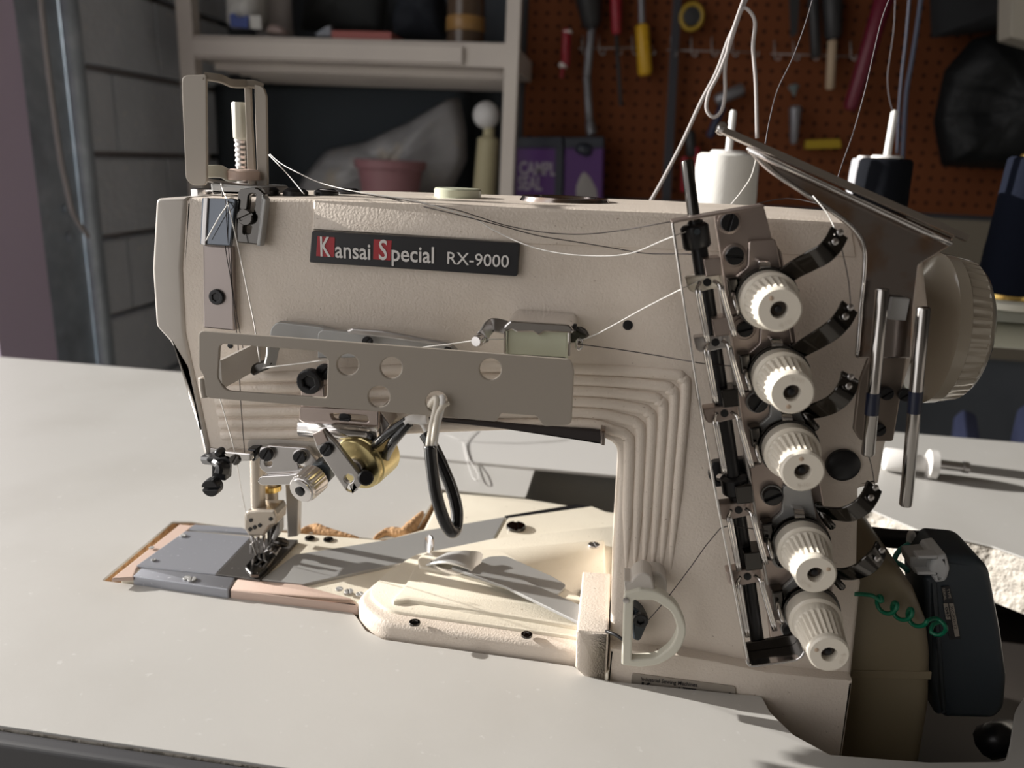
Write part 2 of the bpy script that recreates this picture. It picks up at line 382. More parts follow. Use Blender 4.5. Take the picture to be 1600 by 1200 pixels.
# six nested raised ribs following arm and column
E = .0028
for k in range(6):
    h = 577 + 16.5 * k
    pts = [F(332 + 3 * k, h + 14 + 1.2 * k, A), F(470, h + 10 + 1.6 * k, A), F(700, h - 3 + 2 * k, A), F(905, h + 0.3 * k, A)]
    xr = 1072 - 17.5 * k; yr = 587 + 17.5 * k
    c0 = F(xr - 26, yr - 2, A); c1 = F(xr - 7, yr + 5, A); c2 = F(xr - 1, yr + 25, A)
    end = F(1046 - 13.5 * k, 905 - 2 * k, A)
    path = pts + [c0, c1, c2, c2.lerp(end, .5), end]
    p = [q + V((0, .0008, 0)) for q in cr(path, 5)]; n = len(p)
    tp = [min(1, .25 + (n - 1 - i) * .15) for i in range(n)]
    recalc(mk(sweep_vf(p, [(x * 1., y * 1.) for x, y in ringp(E, 10)], None, False, tp), 'raised_rib', cream, mc, True))
# caps on top of the arm
ty = .05; tz = F(700, 320, A).z
c = F(715, 313, ty); lathe('oil_window', (c.x, ty, tz - .003), (0, 0, 1), [(0, .0135), (.003, .0135), (.0035, .012), (.007, .012), (.0078, .0112)], jade, mc, 28)
c = F(882, 322, ty); lathe('oil_cap', (c.x, ty, tz - .003), (0, 0, 1), [(0, .0225), (.0042, .0225), (.0055, .0215), (.0062, .0215), (.0062, .016), (.005, .015)], chromed, mc, 36)
for px, yy in ((418, .02), (462, .02), (510, .03), (545, .05)):
    c = F(px, 303, yy); lathe('rubber_plug', (c.x, yy, tz - .003), (0, 0, 1), [(0, .006), (.0035, .006), (.005, .004)], blackm, mc, 16)
# nameplate
s = plate('nameplate', [(487, 361, 3), (812, 380, 4), (808, 432, 4), (483, 410, 3)], A - .0032, .003, signb, mc, 2, bev=.0004)
ys = A - .0034
for p in ([(496, 369), (523, 371), (522, 402), (494, 400)], [(584, 374), (612, 376), (610, 407), (583, 405)]): plate('red_square', p, ys, .0004, red, s, 0, bev=0)
yt = ys - .0001
ftext('letter_k', 'K', 501, 400, 517, 401, 31, yt, signw, s, bold=.012, th=.0002)
ftext('lettering', 'ansai', 524, 402, 579, 405.5, 25, yt, signw, s, bold=.014, th=.0002)
ftext('letter_s', 'S', 592, 405, 605, 406, 31, yt, signw, s, bold=.012, th=.0002)
ftext('lettering', 'pecial', 612, 407, 678, 411, 25, yt, signw, s, bold=.014, th=.0002)
ftext('model_lettering', 'RX-9000', 699, 412, 795, 418, 19, yt, signw, s, bold=.006, th=.0002)
# base plate with maker's lettering
s = plate('maker_plate', [(987, 1052, 5), (1150, 1073, 5), (1148, 1120), (985, 1100)], -.0192, .0008, guardm, mc, 2, bev=.0002)
ftext('small_lettering', 'Industrial Sewing Machines', 1001, 1063, 1089, 1073, 6, -.0193, signb, s, bold=.01, th=.0002)
ftext('large_lettering', 'Kansai', 1001, 1085, 1061, 1092, 20, -.0193, signb, s, bold=.02, th=.0002)
plate('black_square', [(1067, 1074), (1088, 1077), (1087, 1100), (1066, 1097)], -.0194, .0002, signb, s, 0, bev=0)
ftext('letter_s', 'S', 1071, 1097, 1083, 1098.5, 21, -.0196, guardm, s, bold=.01, th=.0001)
ftext('large_lettering', 'pecial', 1090, 1096, 1139, 1102, 20, -.0193, signb, s, bold=.02, th=.0002)
# plugged holes in the casting
for px, py, r in ((981, 508, 8), (1316, 725, 27), (595, 341, 2.2), (1170, 628, 6)):
    p = F(px, py, A); rr = (F(px + r, py, A) - p).length
    lathe('dark_hole' if r < 10 else 'rubber_plug', p + V((0, .002, 0)), (0, -1, 0), [(0, rr), (.0023 if r < 10 else .004, rr), (.0024 if r < 10 else .005, rr * .8)], blackm, mc, 24)

# ---- bed
bed_px = [(188, 900, 2), (288, 820, 2), (304, 819), (468, 832), (600, 843), (662, 826), (692, 768, 3), (825, 779), (965, 801), (965, 1000), (951, 1052), (902, 1024), (600, 978), (580, 964, 6), (565, 950), (548, 942), (360, 914)]
hplate('bed_casting', bed_px, .004, .045, bedcream, mc, 2, bev=.002, smooth=35)
hplate('end_frame', [(174, 904), (281, 819), (303, 821), (214, 887), (208, 902)], .0052, .002, pinkp, mc, 1, bev=.0006)
hplate('slide_plate', [(212, 884), (290, 829), (393, 838), (337, 897)], .0056, .003, bsteel, mc, 1, bev=.0005)
hplate('rear_plate', [(304, 819), (378, 824), (398, 835), (294, 827)], .0052, .003, bsteel, mc, 1, bev=.0005)
hplate('front_plate', [(207, 900), (221, 887), (368, 902), (357, 922, 3)], .0054, .006, bsteel, mc, 2, bev=.0009, smooth=40)
hplate('front_strip', [(359, 922, 3), (371, 904), (470, 913), (548, 934), (560, 946)], .0050, .006, pinkp, mc, 2, bev=.0008, smooth=40)
nslots = [[(393, 879), (400, 872), (404, 873), (397, 880)], [(400, 881), (408, 874), (412, 875), (404, 882)], [(407, 883), (415, 875), (419, 876), (411, 884)]]
hplate('needle_plate', [(338, 897), (392, 840), (466, 843), (406, 906)], .0062, .003, mat('dark_worn_steel', (.13, .122, .115), .4, .6, bump=(900, .2, .0002), var=[(600, (.5, .48, .45), .68, .75)]), mc, 1, holes=nslots, bev=.0004)
hplate('grey_cover_plate', [(408, 905), (462, 866), (600, 844), (662, 829), (790, 807), (764, 855), (640, 877), (545, 897), (476, 912)], .0058, .003, dsteel, mc, 2, bev=.0004)
hplate('rear_cover_plate', [(794, 809), (925, 791), (963, 806), (962, 832), (768, 856)], .0056, .002, bedcream, mc, 1, bev=.0004)
hplate('plate_gap', [(788, 806), (900, 788), (925, 791), (792, 811)], .0046, .0012, blackm, mc, 1, bev=0)
# stepped front cover: terraces that rise towards the column
hplate('bed_lip', [(552, 958, 30), (600, 915, 10), (645, 888, 10), (770, 862), (985, 838), (985, 1048), (902, 1038), (588, 993, 34)], .0086, .012, cream, mc, 0, bev=.0036, smooth=35, zpx=0)  # darker arm cream instead of bed enamel, so the lip reads as shaded
hplate('front_cover', [(572, 951, 22), (606, 917, 10), (648, 890, 10), (770, 864), (985, 840), (985, 1034), (900, 1023), (602, 979, 22)], .0104, .004, bedcream, mc, 0, bev=.0010, smooth=35, zpx=0)
hplate('cover_terrace', [(607, 941, 14), (632, 916, 14), (650, 879, 10), (700, 880), (935, 955), (940, 985), (760, 955), (640, 937)], .0126, .006, bedcream, mc, 4, bev=.0014, smooth=35)
hplate('cover_terrace', [(652, 870, 6), (668, 862), (780, 856), (945, 842), (950, 960), (930, 950), (700, 893), (655, 884)], .0146, .006, bedcream, mc, 4, bev=.0014, smooth=35)
# smooth bulge above the front lip
pp = [T(650, 950, .0050), T(700, 957, .0050), T(760, 968, .0050), T(815, 980, .0050)]
tube('cover_bulge', pp, .008, bedcream, mc, 12, 5, taper=[.3 + .7 * math.sin(math.pi * k / 15) for k in range(16)])
# rounded front lip and the block beside the column
plate('hinge_block', [(901, 984, 4), (951, 988, 3), (947, 1075), (915, 1060, 10), (899, 1045)], -.021, .055, cream, mc, 3, bev=.0012, smooth=35)
tb = [(548, 836, 6), (515, 845, 7), (480, 842, 7)]
for px, py, r in ((484, 842, 8), (513, 844, 8)): hscrew(px, py, .004, r, blackg, mc, 30, 'hex')
for px, py, r, z in ((237, 856, 4, .006), (240, 875, 4, .006), (286, 837, 5, .006), (292, 904, 6, .0056), (300, 906, 7, .0056), (530, 921, 6, .0056), (545, 925, 7, .0056), (562, 929, 6, .0056)): hscrew(px, py, z, r, dsteel, mc, 20 + px % 60)
hscrew(806, 825, .0058, 15, blackg, mc, 10); hscrew(928, 853, .0146, 9, steel, mc, 20); hscrew(920, 949, .0146, 10, blackg, mc, 20, 'hex')
for px, py, z in ((648, 974, .0104), (823, 993, .0104)): hscrew(px, py, z, 9, blackg, mc, 15, 'hex')
# folding gauge: flat lever with clip, upright disc and a guide plate behind it
hplate('guide_plate', [(742, 879, 4), (765, 869, 6), (790, 868, 6), (862, 900), (886, 914, 6), (868, 932), (800, 915)], .0160, .0012, dsteel, mc, 2, bev=.0003)
hplate('gauge_lever', [(705, 886), (735, 872), (760, 880), (945, 962, 4), (938, 981, 3), (905, 972), (790, 916)], .0182, .0016, dsteel, mc, 2, bev=.0004)
rm = [T(672, 884, .0135), T(676, 880, .0155), T(700, 868, .0215), T(735, 876, .0225)]
cp = [T(690, 890, .013), T(712, 896, .0135), T(724, 884, .021), T(738, 870, .0225), T(745, 866, .0215)]
strap('gauge_clip', [T(676, 877, .013), T(692, 872, .0185), T(712, 871, .0215), T(736, 876, .0205), T(750, 884, .017)], .016, .0014, mat('bright_satin_steel', (.75, .75, .74), .42, .7), mc, up=(.42, .9, 0), sub=5)
strap('clip_lip', [T(673, 880, .0155), T(684, 888, .0145), T(702, 893, .0145), T(722, 893, .016), T(733, 880, .0195)], .003, .0012, chrome, mc, up=(0, 0, 1), sub=5)
p = T(672, 860, .012); lathe('upright_disc', p + V((0, 0, .004)), (-1, -.7, .25), [(0, .0058), (.0012, .0058), (.0015, .0054)], chrome, mc, 24)
hscrew(921, 963, .0183, 6, blackm, mc, 30)
# ---- front finger guard, a long enamelled plate standing off the arm
G = -.05
gpx = [(310, 517, 8), (600, 539), (893, 562, 8), (897, 580), (893, 664, 9), (848, 667, 9), (839, 650, 5), (783, 646), (775, 659, 3), (590, 643), (322, 622, 7), (318, 590), (316, 585), (310, 575, 5)]
win = rc([(343, 537, 8), (498, 549, 10), (512, 560, 5), (510, 622, 5), (352, 611, 10), (340, 590)], 4)
holes = [win] + [circ(a, b, r) for a, b, r in ((543, 570, 17), (611, 575, 17), (592, 620, 17), (766, 577, 17), (682, 628, 17))]
gd = plate('finger_guard', gpx, G, .0014, guardm, mc, 2, holes=holes, bev=.0004)
gx = F(316, 600, G)
def xz(pts): return pts
# side return of the guard back to the arm
ex = F(319, 520, G); vf = bar_vf((ex.x, (G + A) / 2 + .001, F(320, 585, G).z), (ex.x + .004, (G + A) / 2 + .001, F(320, 585, G).z), (0, (A - G) / 2, 0), (0, 0, .004))
a0, a1 = F(345, 562, G + .002), F(345, 606, G + .002)
recalc(mk(bar_vf((a0.x, (G + A) / 2, a0.z), (a0.x, (G + A) / 2, a1.z), (0, (A - G) / 2 - .0005, 0), (.0007, 0, 0)), 'guard_return', smooth_cream, gd))
a0 = F(338, 603, G); tube('rolled_edge', [F(318, 590, G + .002), F(319, 605, G + .002), F(322, 620, G + .002)], .0022, guardm, gd, 10)
for px in (380, 420): lathe('vent_hole', F(px - 20, 540 + (px - 380) * .1, A) + V((0, .001, 0)), (0, -1, 0), [(0, .0014), (.0013, .0014), (.0014, .001)], blackm, mc, 10)
# bracket and roller box holding the right end of the guard
gb = plate('guide_box', [(791, 512), (889, 517, 3), (887, 562), (789, 556)], -.036, .022, jade, mc, 2, bev=.001)
plate('box_lid', [(787, 510, 3), (797, 501, 4), (890, 507, 5), (897, 517, 3), (894, 521), (850, 519), (843, 525), (832, 519), (808, 520), (800, 516), (788, 519)], -.0385, .026, chrome, gb, 1, bev=.0007)
for pts in ([(809, 502), (815, 496), (831, 498), (833, 504)], [(864, 506), (868, 499), (893, 501), (896, 508)]): plate('lid_tab', pts, -.03, .006, chrome, gb, 1, bev=.0004)
for xx in (789, 889): cyl('lid_wire', F(xx, 515, -.0375), F(xx, 556, -.0375), .0006, chrome, gb, 8)
strap('eyelet_arm', [F(792, 512, -.03), F(772, 508, -.031), F(763, 513, -.034), F(755, 526, -.038), F(751, 532, -.038)], .006, .0012, steel, mc, up=(0, .45, .9), sub=5)
lathe('eyelet', F(752, 530, -.042), (-.3, -1, 0), [(0, .0022), (.003, .0026), (.005, .002)], chrome, mc, 14)
strap('eyelet_arm', [F(890, 523, -.026), F(905, 523, -.028), F(911, 531, -.03)], .007, .0012, blackg, mc, up=(0, .4, .9), sub=5)
tube('eyelet_ring', [F(905 + 4.5 * math.cos(t), 538 + 8 * math.sin(t), -.03) for t in [k * math.pi / 5 for k in range(10)]], .0006, chrome, mc, 6, 3, True)
cyl('pivot_pin', F(895, 511, -.034), F(901, 512, -.034), .0016, blackm, mc, 10)
# steel plates and lever on the arm behind the guard
plate('take_up_plate', [(422, 514, 6), (432, 503, 6), (500, 511), (530, 520), (530, 545), (421, 535)], A - .006, .004, dsteel, mc, 2, bev=.0005)
plate('take_up_plate', [(496, 520, 5), (504, 515), (700, 535), (722, 556), (496, 560)], A - .010, .003, dsteel, mc, 2, bev=.0005)
plate('flat_lever', [(541, 517, 5), (550, 513), (600, 517), (706, 537, 4), (704, 543), (600, 528), (545, 522)], A - .016, .003, steel, mc, 1, bev=.0008)
screw(575, 533, A - .013, 8, blackm, mc); screw(700, 548, A - .012, 7, blackm, mc)
# bell crank seen through the window
strap('bell_crank', [F(428, 535, -.03), F(425, 555, -.032), F(421, 572, -.033)], .006, .002, dsteel, mc, up=(.5, .8, 0), sub=4)
plate('crank_finger', [(392, 572, 4), (400, 567, 3), (415, 563), (424, 568), (420, 577, 4), (405, 583), (395, 588, 4), (390, 583, 3)], -.034, .003, blackg, mc, 1, bev=.0008)
b = plate('clamp_block', [(468, 598, 3), (508, 602), (510, 650), (470, 648)], A - .014, .012, pink, mc, 2, bev=.001)
screw(487, 594, A - .0145, 19, blackm, mc, 40, 'hex'); screw(508, 580, A - .012, 12, blackm, mc); screw(480, 648, A - .0145, 9, blackm, mc)
# solenoid bracket: folded steel with a slot
br = plate('solenoid_bracket', [(468, 636), (592, 642), (592, 672, 4), (570, 676), (478, 670, 6), (467, 660)], A - .018, .0025, pink, mc, 1, holes=[rc([(516, 646, 4), (574, 650, 6), (576, 660, 5), (520, 656, 4)], 2)], bev=.0006)
a, b = F(470, 668, A - .017), F(592, 677, A - .017)
recalc(mk(sweep_vf([a, b], [(x, y) for x, y in ringp(.0042, 14)], None), 'rolled_fold', chrome, mc, True))
plate('bracket_side', [(592, 640), (610, 664, 3), (596, 680, 3), (590, 680)], A - .014, .014, steel, mc, 1, bev=.0006)
screw(540, 652, A - .016, 9, blackm, mc, 10); 
# brass solenoid
sol = F(556, 728, -.034); sax = V((.30, 1, .18)).normalized()
so_ = lathe('solenoid', sol, sax, [(0, .0092), (.0005, .0118), (.001, .0122), (.0035, .0122), (.0038, .0128), (.0165, .0128), (.0175, .0118)], brass, mc, 40)
lathe('solenoid_core', sol + V((0, -.0004, 0)), -sax, [(-.001, .0046), (.0012, .0046), (.0014, .0034), (.003, .0034)], steel, so_, 24)
for dx, dz in ((-.0085, .003), (.0065, -.0065), (.004, .0088)): lathe('rivet_hole', sol + V((dx, -.0006, dz)), -sax, [(0, .0011), (.0009, .0011), (.001, .0008)], blackm, so_, 10)
tube('stamped_ridge', [sol + V((.0025 + .0018 * k, -.0008, .0085 - .0012 * k * k * .6)) for k in range(3)], .0006, brass, so_, 6, 4)
lk = plate('solenoid_link', [(488, 680, 2), (505, 671, 2), (524, 692), (570, 752, 2), (551, 772, 1), (540, 768, 2), (514, 730), (494, 700)], -.0415, .0028, steel, mc, 1, holes=[circ(545, 748, 7), [(549, 759), (552, 757), (557, 764), (554, 766)]], bev=.0006)
plate('link_tab', [(488, 679), (504, 672), (512, 690), (496, 697)], -.0423, .0008, pink, lk, 1, bev=.0002)
screw(511, 702, -.042, 9.5, blackm, mc, 55)
cyl('socket_screw', F(569, 745, -.036), F(572, 747, -.046), .0034, blackm, mc, 16)
# black wires from the solenoid to the white connector, and the sleeved loop through the guard hole
yW = -.04
tube('wire', [F(580, 700, -.03), F(592, 690, -.036), F(612, 673, yW), F(636, 657, yW)], .0020, blackp, mc, 8)
tube('wire', [F(601, 720, -.028), F(606, 705, -.034), F(618, 685, yW), F(640, 660, yW)], .0022, blackp, mc, 8)
tube('connector', [F(634, 660, yW), F(645, 655, yW), F(660, 656, yW), F(668, 655, yW)], .0022, signw, mc, 10)
tube('white_wire', [F(652, 660, yW), F(660, 664, yW), F(672, 690, -.044)], .0009, wthread, mc, 8)
lp = [F(668, 640, G + .004), F(674, 628, G - .001), F(682, 622, G - .003), F(680, 640, G - .004), F(674, 665, G - .005), F(669, 697, G - .006)]
tube('white_wire', lp, .0012, knobc, mc, 8); tube('white_wire', [q + V((.0026, 0, .0005)) for q in lp], .0012, wthread, mc, 8)
tube('white_wire', [F(700, 630, G - .002), F(692, 634, G - .004), F(684, 648, G - .005), F(679, 675, G - .006), F(676, 700, G - .006)], .0012, knobc, mc, 8)
tube('black_sleeve', [F(672, 696, G - .006), F(675, 730, G - .007), F(681, 770, G - .008), F(692, 808, G - .008), F(704, 830, G - .006), F(712, 826, G - .002), F(714, 800, G + .001), F(707, 768, G + .003), F(694, 735, G + .004), F(680, 705, G + .005), F(664, 678, G + .008)], .0027, blackp, mc, 12, 6, taper=None)
tube('bare_wire_bend', [F(701, 834, G - .006), F(709, 836, G - .004), F(714, 826, G - .001)], .0012, steel, mc, 8)
# dark bar under the arm
plate('lifting_bar', [(640, 650), (942, 673, 2), (945, 695), (780, 670), (660, 656)], A - .003, .012, mat('dark_brown_steel', (.05, .043, .043), .45, .6), mc, 1, bev=.0008)
plate('bar_end', [(938, 672, 2), (946, 674), (945, 697), (939, 696)], A - .009, .018, chromed, mc, 1, bev=.0006)

# ---- take-up bracket on top of the head
tk = lathe('guide_post', F(316, 299, .015) - V((0, 0, .004)), (0, 0, 1), [(0, .0052), (.005, .0052), (.0055, .0045)], chrome, mc, 24)
tg = plate('take_up_guard', [(284, 118, 9), (322, 116, 4), (323, 282), (320, 290, 9), (300, 290, 14), (290, 280, 10), (284, 140)], .006, .0014, guardm, mc, 3, bev=.0004)
strap('guard_rail', [F(318, 119, .007), F(345, 123, .012), F(362, 130, .02), F(384, 131, .028)], .004, .0016, guardm, tg, up=(0, .5, .87), sub=4)
strap('guard_rail', [F(384, 131, .028), F(398, 132, .030), F(411, 137, .032)], .004, .0016, guardm, tg, up=(0, .5, .87), sub=4)
plate('guard_leg', [(381, 130, 3), (391, 131, 3), (394, 200), (400, 296), (387, 295), (384, 200)], .028, .0016, guardm, tg, 1, bev=.0004)
plate('guard_leg', [(397, 132), (411, 135, 7), (416, 150), (418, 293), (402, 296), (399, 200)], .024, .0016, guardm, tg, 1, bev=.0004)
lathe('knurled_nut', F(381, 222, .034), (0, 0, 1), [(0, .0034), (.002, .005), (.018, .005, .0005), (.0185, .0046)], knobr, mc, 36, 12)
lathe('threaded_post', F(383, 290, .034), (0, 0, 1), [(k * .0012, .0043 - (.0006 if k % 2 else 0)) for k in range(22)], steel, mc, 20)
lathe('collar', F(381, 281, .022), (0, 0, 1), [(0, .008), (.004, .008), (.005, .006)], pinkp, mc, 22)
strap('comb_plate', [F(322, 268, .012), F(345, 268, .014), F(358, 274, .018), F(382, 272, .024)], .006, .0012, knobr, mc, up=(0, .3, .95), sub=4)
tube('thread_finger', [F(323, 282, .01), F(350, 286, .012), F(385, 292, .016)], .0009, steel, mc, 8)
plate('bracket_block', [(328, 286, 3), (368, 290), (408, 292, 5), (412, 304), (330, 302)], .008, .03, dsteel, mc, 1, bev=.001)
sb = plate('slotted_bracket', [(372, 296, 6), (402, 292, 10), (414, 303, 2), (405, 383, 3), (370, 379, 3), (368, 340)], A - .004, .003, blackg, mc, 3, holes=[rc([(389, 303, 5), (400, 303, 5), (396, 332, 3), (386, 331, 3)], 3), rc([(381, 352, 2), (393, 354, 2), (391, 366, 3), (380, 365, 3)], 2)], bev=.0006)
plate('bracket_flange', [(409, 304), (416, 312), (407, 385), (401, 384)], A - .0055, .004, dsteel, sb, 1, bev=.0005)
screw(386, 339, A - .0045, 12, blackg, mc, 25)
# steel thread guard strip down the head
plate('steel_strip', [(317, 383), (362, 386), (366, 517), (318, 512)], A - .0035, .003, mat('warm_brushed_steel', (.40, .35, .335), .4, .8, bump=(600, .05, .0002)), mc, 1, bev=.0006)
st = plate('thread_shield', [(315, 309, 2), (369, 311, 5), (360, 385), (312, 382)], A - .0065, .002, mat('smoky_clear_shield', (.13, .145, .17), .06, .6), mc, 2, bev=.0006)
plate('shield_edge', [(318, 309), (325, 309), (321, 384), (314, 382)], A - .0075, .001, steel, st, 1, bev=.0003)
screw(339, 464, A - .0038, 11.5, blackm, mc, 30, 'hex', h=.0012)
# ---- needle bar, clamp, needles, presser foot
y = NY
cyl('needle_bar', F(402, 690, y), F(404, 806, y), .0042, mat('aged_steel', (.45, .40, .34), .4, .9, bump=(900, .3, .0003)), mc, 24)
cyl('presser_bar', F(422, 690, y + .012), F(424, 812, y + .012), .0042, mat('aged_steel', (.45, .40, .34), .4, .9, bump=(900, .3, .0003)), mc, 24)
lathe('brass_bush', F(424, 765, y + .012), (0, 0, 1), [(0, .006), (.003, .006)], brass2, mc, 20)
nc = plate('needle_clamp', [(384, 800, 3), (401, 797), (428, 797, 2), (432, 806, 2), (431, 820), (421, 823), (412, 838, 3), (388, 838, 5), (381, 826), (381, 806)], y - .007, .014, MATS['aged_steel'], mc, 2, bev=.0012)
for px, py in ((392, 813), (391, 827), (398, 824), (423, 811), (406, 821)):
    lathe('set_screw', F(px, py, y - .0072) + V((0, .001, 0)), (0, -1, 0), [(0, .0012), (.0013, .0012), (.0014, .0006)], blackm, nc, 12)
for a, b, c, d in ((394, 836, 402, 874), (403, 838, 405, 876), (412, 836, 411, 874)):
    P0, P1 = F(a, b, y), F(c, d, y + .002); lathe('needle', P0, P1 - P0, [(0, .0011), (.003, .0011), (.0045, .0007), ((P1 - P0).length - .002, .0006), ((P1 - P0).length, .0001)], chrome, mc, 10)
plate('clamp_guide', [(432, 822, 3), (437, 812, 4), (437, 832, 3), (428, 846), (424, 842)], y + .004, .006, dsteel, mc, 1, bev=.0006)
# presser foot with toes and hinge
ft = hplate('presser_foot', [(382, 885, 3), (396, 868), (412, 862), (430, 868), (418, 884), (404, 896, 3), (392, 896)], .0098, .0026, blackg, mc, 2, holes=[[(397, 880), (404, 873), (407, 875), (400, 882)], [(405, 883), (412, 876), (415, 878), (408, 885)]], bev=.0008)
cyl('hinge_barrel', F(419, 866, y - .002), F(432, 848, y + .012), .0028, chrome, ft, 14)
cyl('hinge_barrel', F(426, 868, y - .002), F(437, 852, y + .012), .0022, steel, ft, 14)
plate('foot_shank', [(416, 815), (428, 816), (428, 868), (418, 866)], y + .006, .006, blackg, ft, 1, bev=.0006)
lathe('lifter_roller', F(428, 845, y + .008), (1, 0, -.1), [(0, .0022), (.003, .003), (.006, .003), (.009, .0018)], blackg, mc, 16)
plate('foot_plate', [(390, 851), (394, 849), (394, 866), (390, 865)], y - .002, .003, steel, mc, 1, bev=.0003)
plate('lifter_post', [(445, 757), (467, 757), (465, 838, 1), (449, 840)], y + .020, .005, mat('satin_aluminium', (.62, .59, .55), .4, .8), mc, 1, bev=.0006)
for q in range(3): box('feed_dog', T(391 + 8 * q, 889 + .8 * q, .008), (.0016, .008, .003), blackm, mc, .5, b=.0002)
# ---- small linkage below the head
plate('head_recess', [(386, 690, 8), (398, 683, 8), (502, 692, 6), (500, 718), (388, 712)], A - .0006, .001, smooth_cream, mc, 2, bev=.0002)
lb = plate('linkage_plate', [(405, 700, 4), (420, 696), (480, 700, 5), (500, 726), (483, 737), (420, 743, 4), (405, 732, 4)], A - .005, .003, steel, mc, 2, holes=[rc([(413, 720, 3), (425, 721, 3), (424, 729, 4), (415, 728, 4)], 2), rc([(464, 723, 3), (476, 724, 3), (474, 732, 4), (466, 732, 4)], 2)], bev=.0006)
for px, py in ((418, 709), (470, 713)):
    lathe('washer', F(px, py, A - .0052), (0, -1, 0), [(0, .0038), (.0008, .0038), (.001, .0034)], steel, mc, 24)
    screw(px, py, A - .006, 10, blackm, mc, 60)
plate('flat_spring', [(401, 752, 4), (408, 744, 3), (450, 742), (482, 737), (485, 750), (450, 758), (408, 759, 4)], A - .0075, .002, chrome, mc, 1, bev=.0005)
plate('linkage_block', [(484, 728, 3), (503, 722, 3), (516, 730, 4), (516, 752, 5), (500, 764), (484, 750)], A - .012, .010, motor, mc, 2, bev=.001)
kn = lathe('knurled_knob', F(492, 747, A - .012), (-.25, -1, -.2), [(0, .0072), (.003, .0072, .0006), (.009, .007, .0006), (.0092, .0066), (.0105, .0064), (.011, .0052)], steel, mc, 60, 22)
lathe('knob_face', F(492, 747, A - .012) + V((-.25, -1, -.2)).normalized() * .0108, (-.25, -1, -.2), [(0, .0058), (.0006, .0058), (.0008, .0026)], chrome, kn, 28)
lathe('knob_screw', F(492, 747, A - .012) + V((-.25, -1, -.2)).normalized() * .0112, (-.25, -1, -.2), [(0, .0024), (.001, .0024), (.0012, .0012)], blackm, kn, 16)
plate('thread_clip', [(350, 705, 2), (392, 709, 2), (391, 721), (372, 722), (352, 714)], A - .010, .006, chrome, mc, 1, bev=.0008)
plate('clip_block', [(386, 702), (401, 701), (400, 712), (396, 722), (386, 712)], A - .006, .006, blackm, mc, 1, bev=.0008)
screw(369, 717, A - .0165, 8, blackg, mc, 60); lathe('clip_pin', F(347, 704, A - .006), (0, -1, 0), [(0, .002), (.004, .002), (.005, .0012)], blackm, mc, 14)
strap('thumb_lever', [F(322, 716, A), F(338, 718, A - .006), F(348, 726, A - .010), F(346, 740, A - .012)], .007, .0045, blackm, mc, up=(.2, .9, .2), sub=4)
plate('thumb_arm', [(322, 716), (350, 714, 3), (364, 720), (353, 730, 4), (352, 752), (330, 750, 5), (330, 726), (322, 721)], A - .010, .006, blackm, mc, 2, bev=.0008)
screw(336, 757, A - .014, 13, blackm, mc, 8, h=.005)
plate('lower_edge_cap', [(328, 700), (346, 702), (346, 717), (328, 716)], A - .001, .004, steel, mc, 1, bev=.0005)

# ---- thread tension assembly on the column
TP = -.028
tf = plate('tension_back_plate', [(1116, 336, 3), (1194, 322, 7), (1206, 372), (1222, 395, 4), (1236, 470), (1262, 640), (1290, 800), (1306, 905), (1300, 930), (1235, 985), (1226, 1006, 4), (1205, 1008), (1196, 935), (1180, 800), (1158, 640), (1138, 480)], TP, .003, pink, mc, 3, bev=.0006)
up_ = (0, 1, 0)
strap('frame_side', [F(1049, 346, -.042), F(1075, 520, -.042), F(1108, 720, -.042), F(1140, 885, -.042), F(1166, 1022, -.042)], .014, .0009, chrome, mc, up=up_, sub=3)
strap('frame_top', [F(1049, 346, -.042), F(1068, 342, -.042), F(1120, 333, -.04), F(1190, 321, -.036)], .012, .0010, pink, mc, up=up_, sub=3)
plate('frame_base', [(1164, 1006, 2), (1250, 990), (1253, 1004, 6), (1245, 1018, 3), (1168, 1030, 4)], -.040, .0012, blackg, mc, 1, bev=.0003)
strap('frame_base_lip', [F(1164, 1020, -.045), F(1171, 1030, -.045), F(1205, 1026, -.045), F(1242, 1020, -.045), F(1253, 1008, -.045)], .010, .0010, chrome, mc, up=up_, sub=4)
# second folded rail beside the discs
strap('inner_rail', [F(1124, 440, -.034), F(1152, 640, -.034), F(1178, 800, -.034), F(1196, 905, -.034)], .010, .0012, steel, mc, up=up_, sub=3)
# guide rod
r0, r1 = F(1073, 250, -.036), F(1085, 345, -.036)
lathe('guide_rod', r0, r1 - r0, [(0, .0018), (.0006, .0023), ((r1 - r0).length, .0023)], blackg, mc, 16)
q0, q1 = F(1086, 345, -.036), F(1184, 1006, -.036)
lathe('guide_rod', q0, q1 - q0, [(0, .0030), (.004, .0032), ((q1 - q0).length, .0030)], blackm, mc, 16)
lathe('rod_collar', F(1084, 350, -.036), q1 - q0, [(0, .0044), (.001, .0054), (.0085, .0054), (.0095, .0046)], blackm, mc, 22)
lathe('collar_screw', F(1089, 362, -.0412), (0, -1, 0), [(0, .0012), (.0008, .0012)], motor, mc, 10)
lathe('rod_collar', F(1146, 742, -.036), q1 - q0, [(0, .004), (.001, .0056), (.0075, .0056), (.0085, .0046)], blackm, mc, 22)
plate('rod_bracket', [(1112, 723, 6), (1170, 716), (1172, 752), (1160, 756), (1116, 762, 6), (1107, 745)], -.030, .004, blackm, mc, 2, holes=[circ(1125, 747, 6)], bev=.0006)
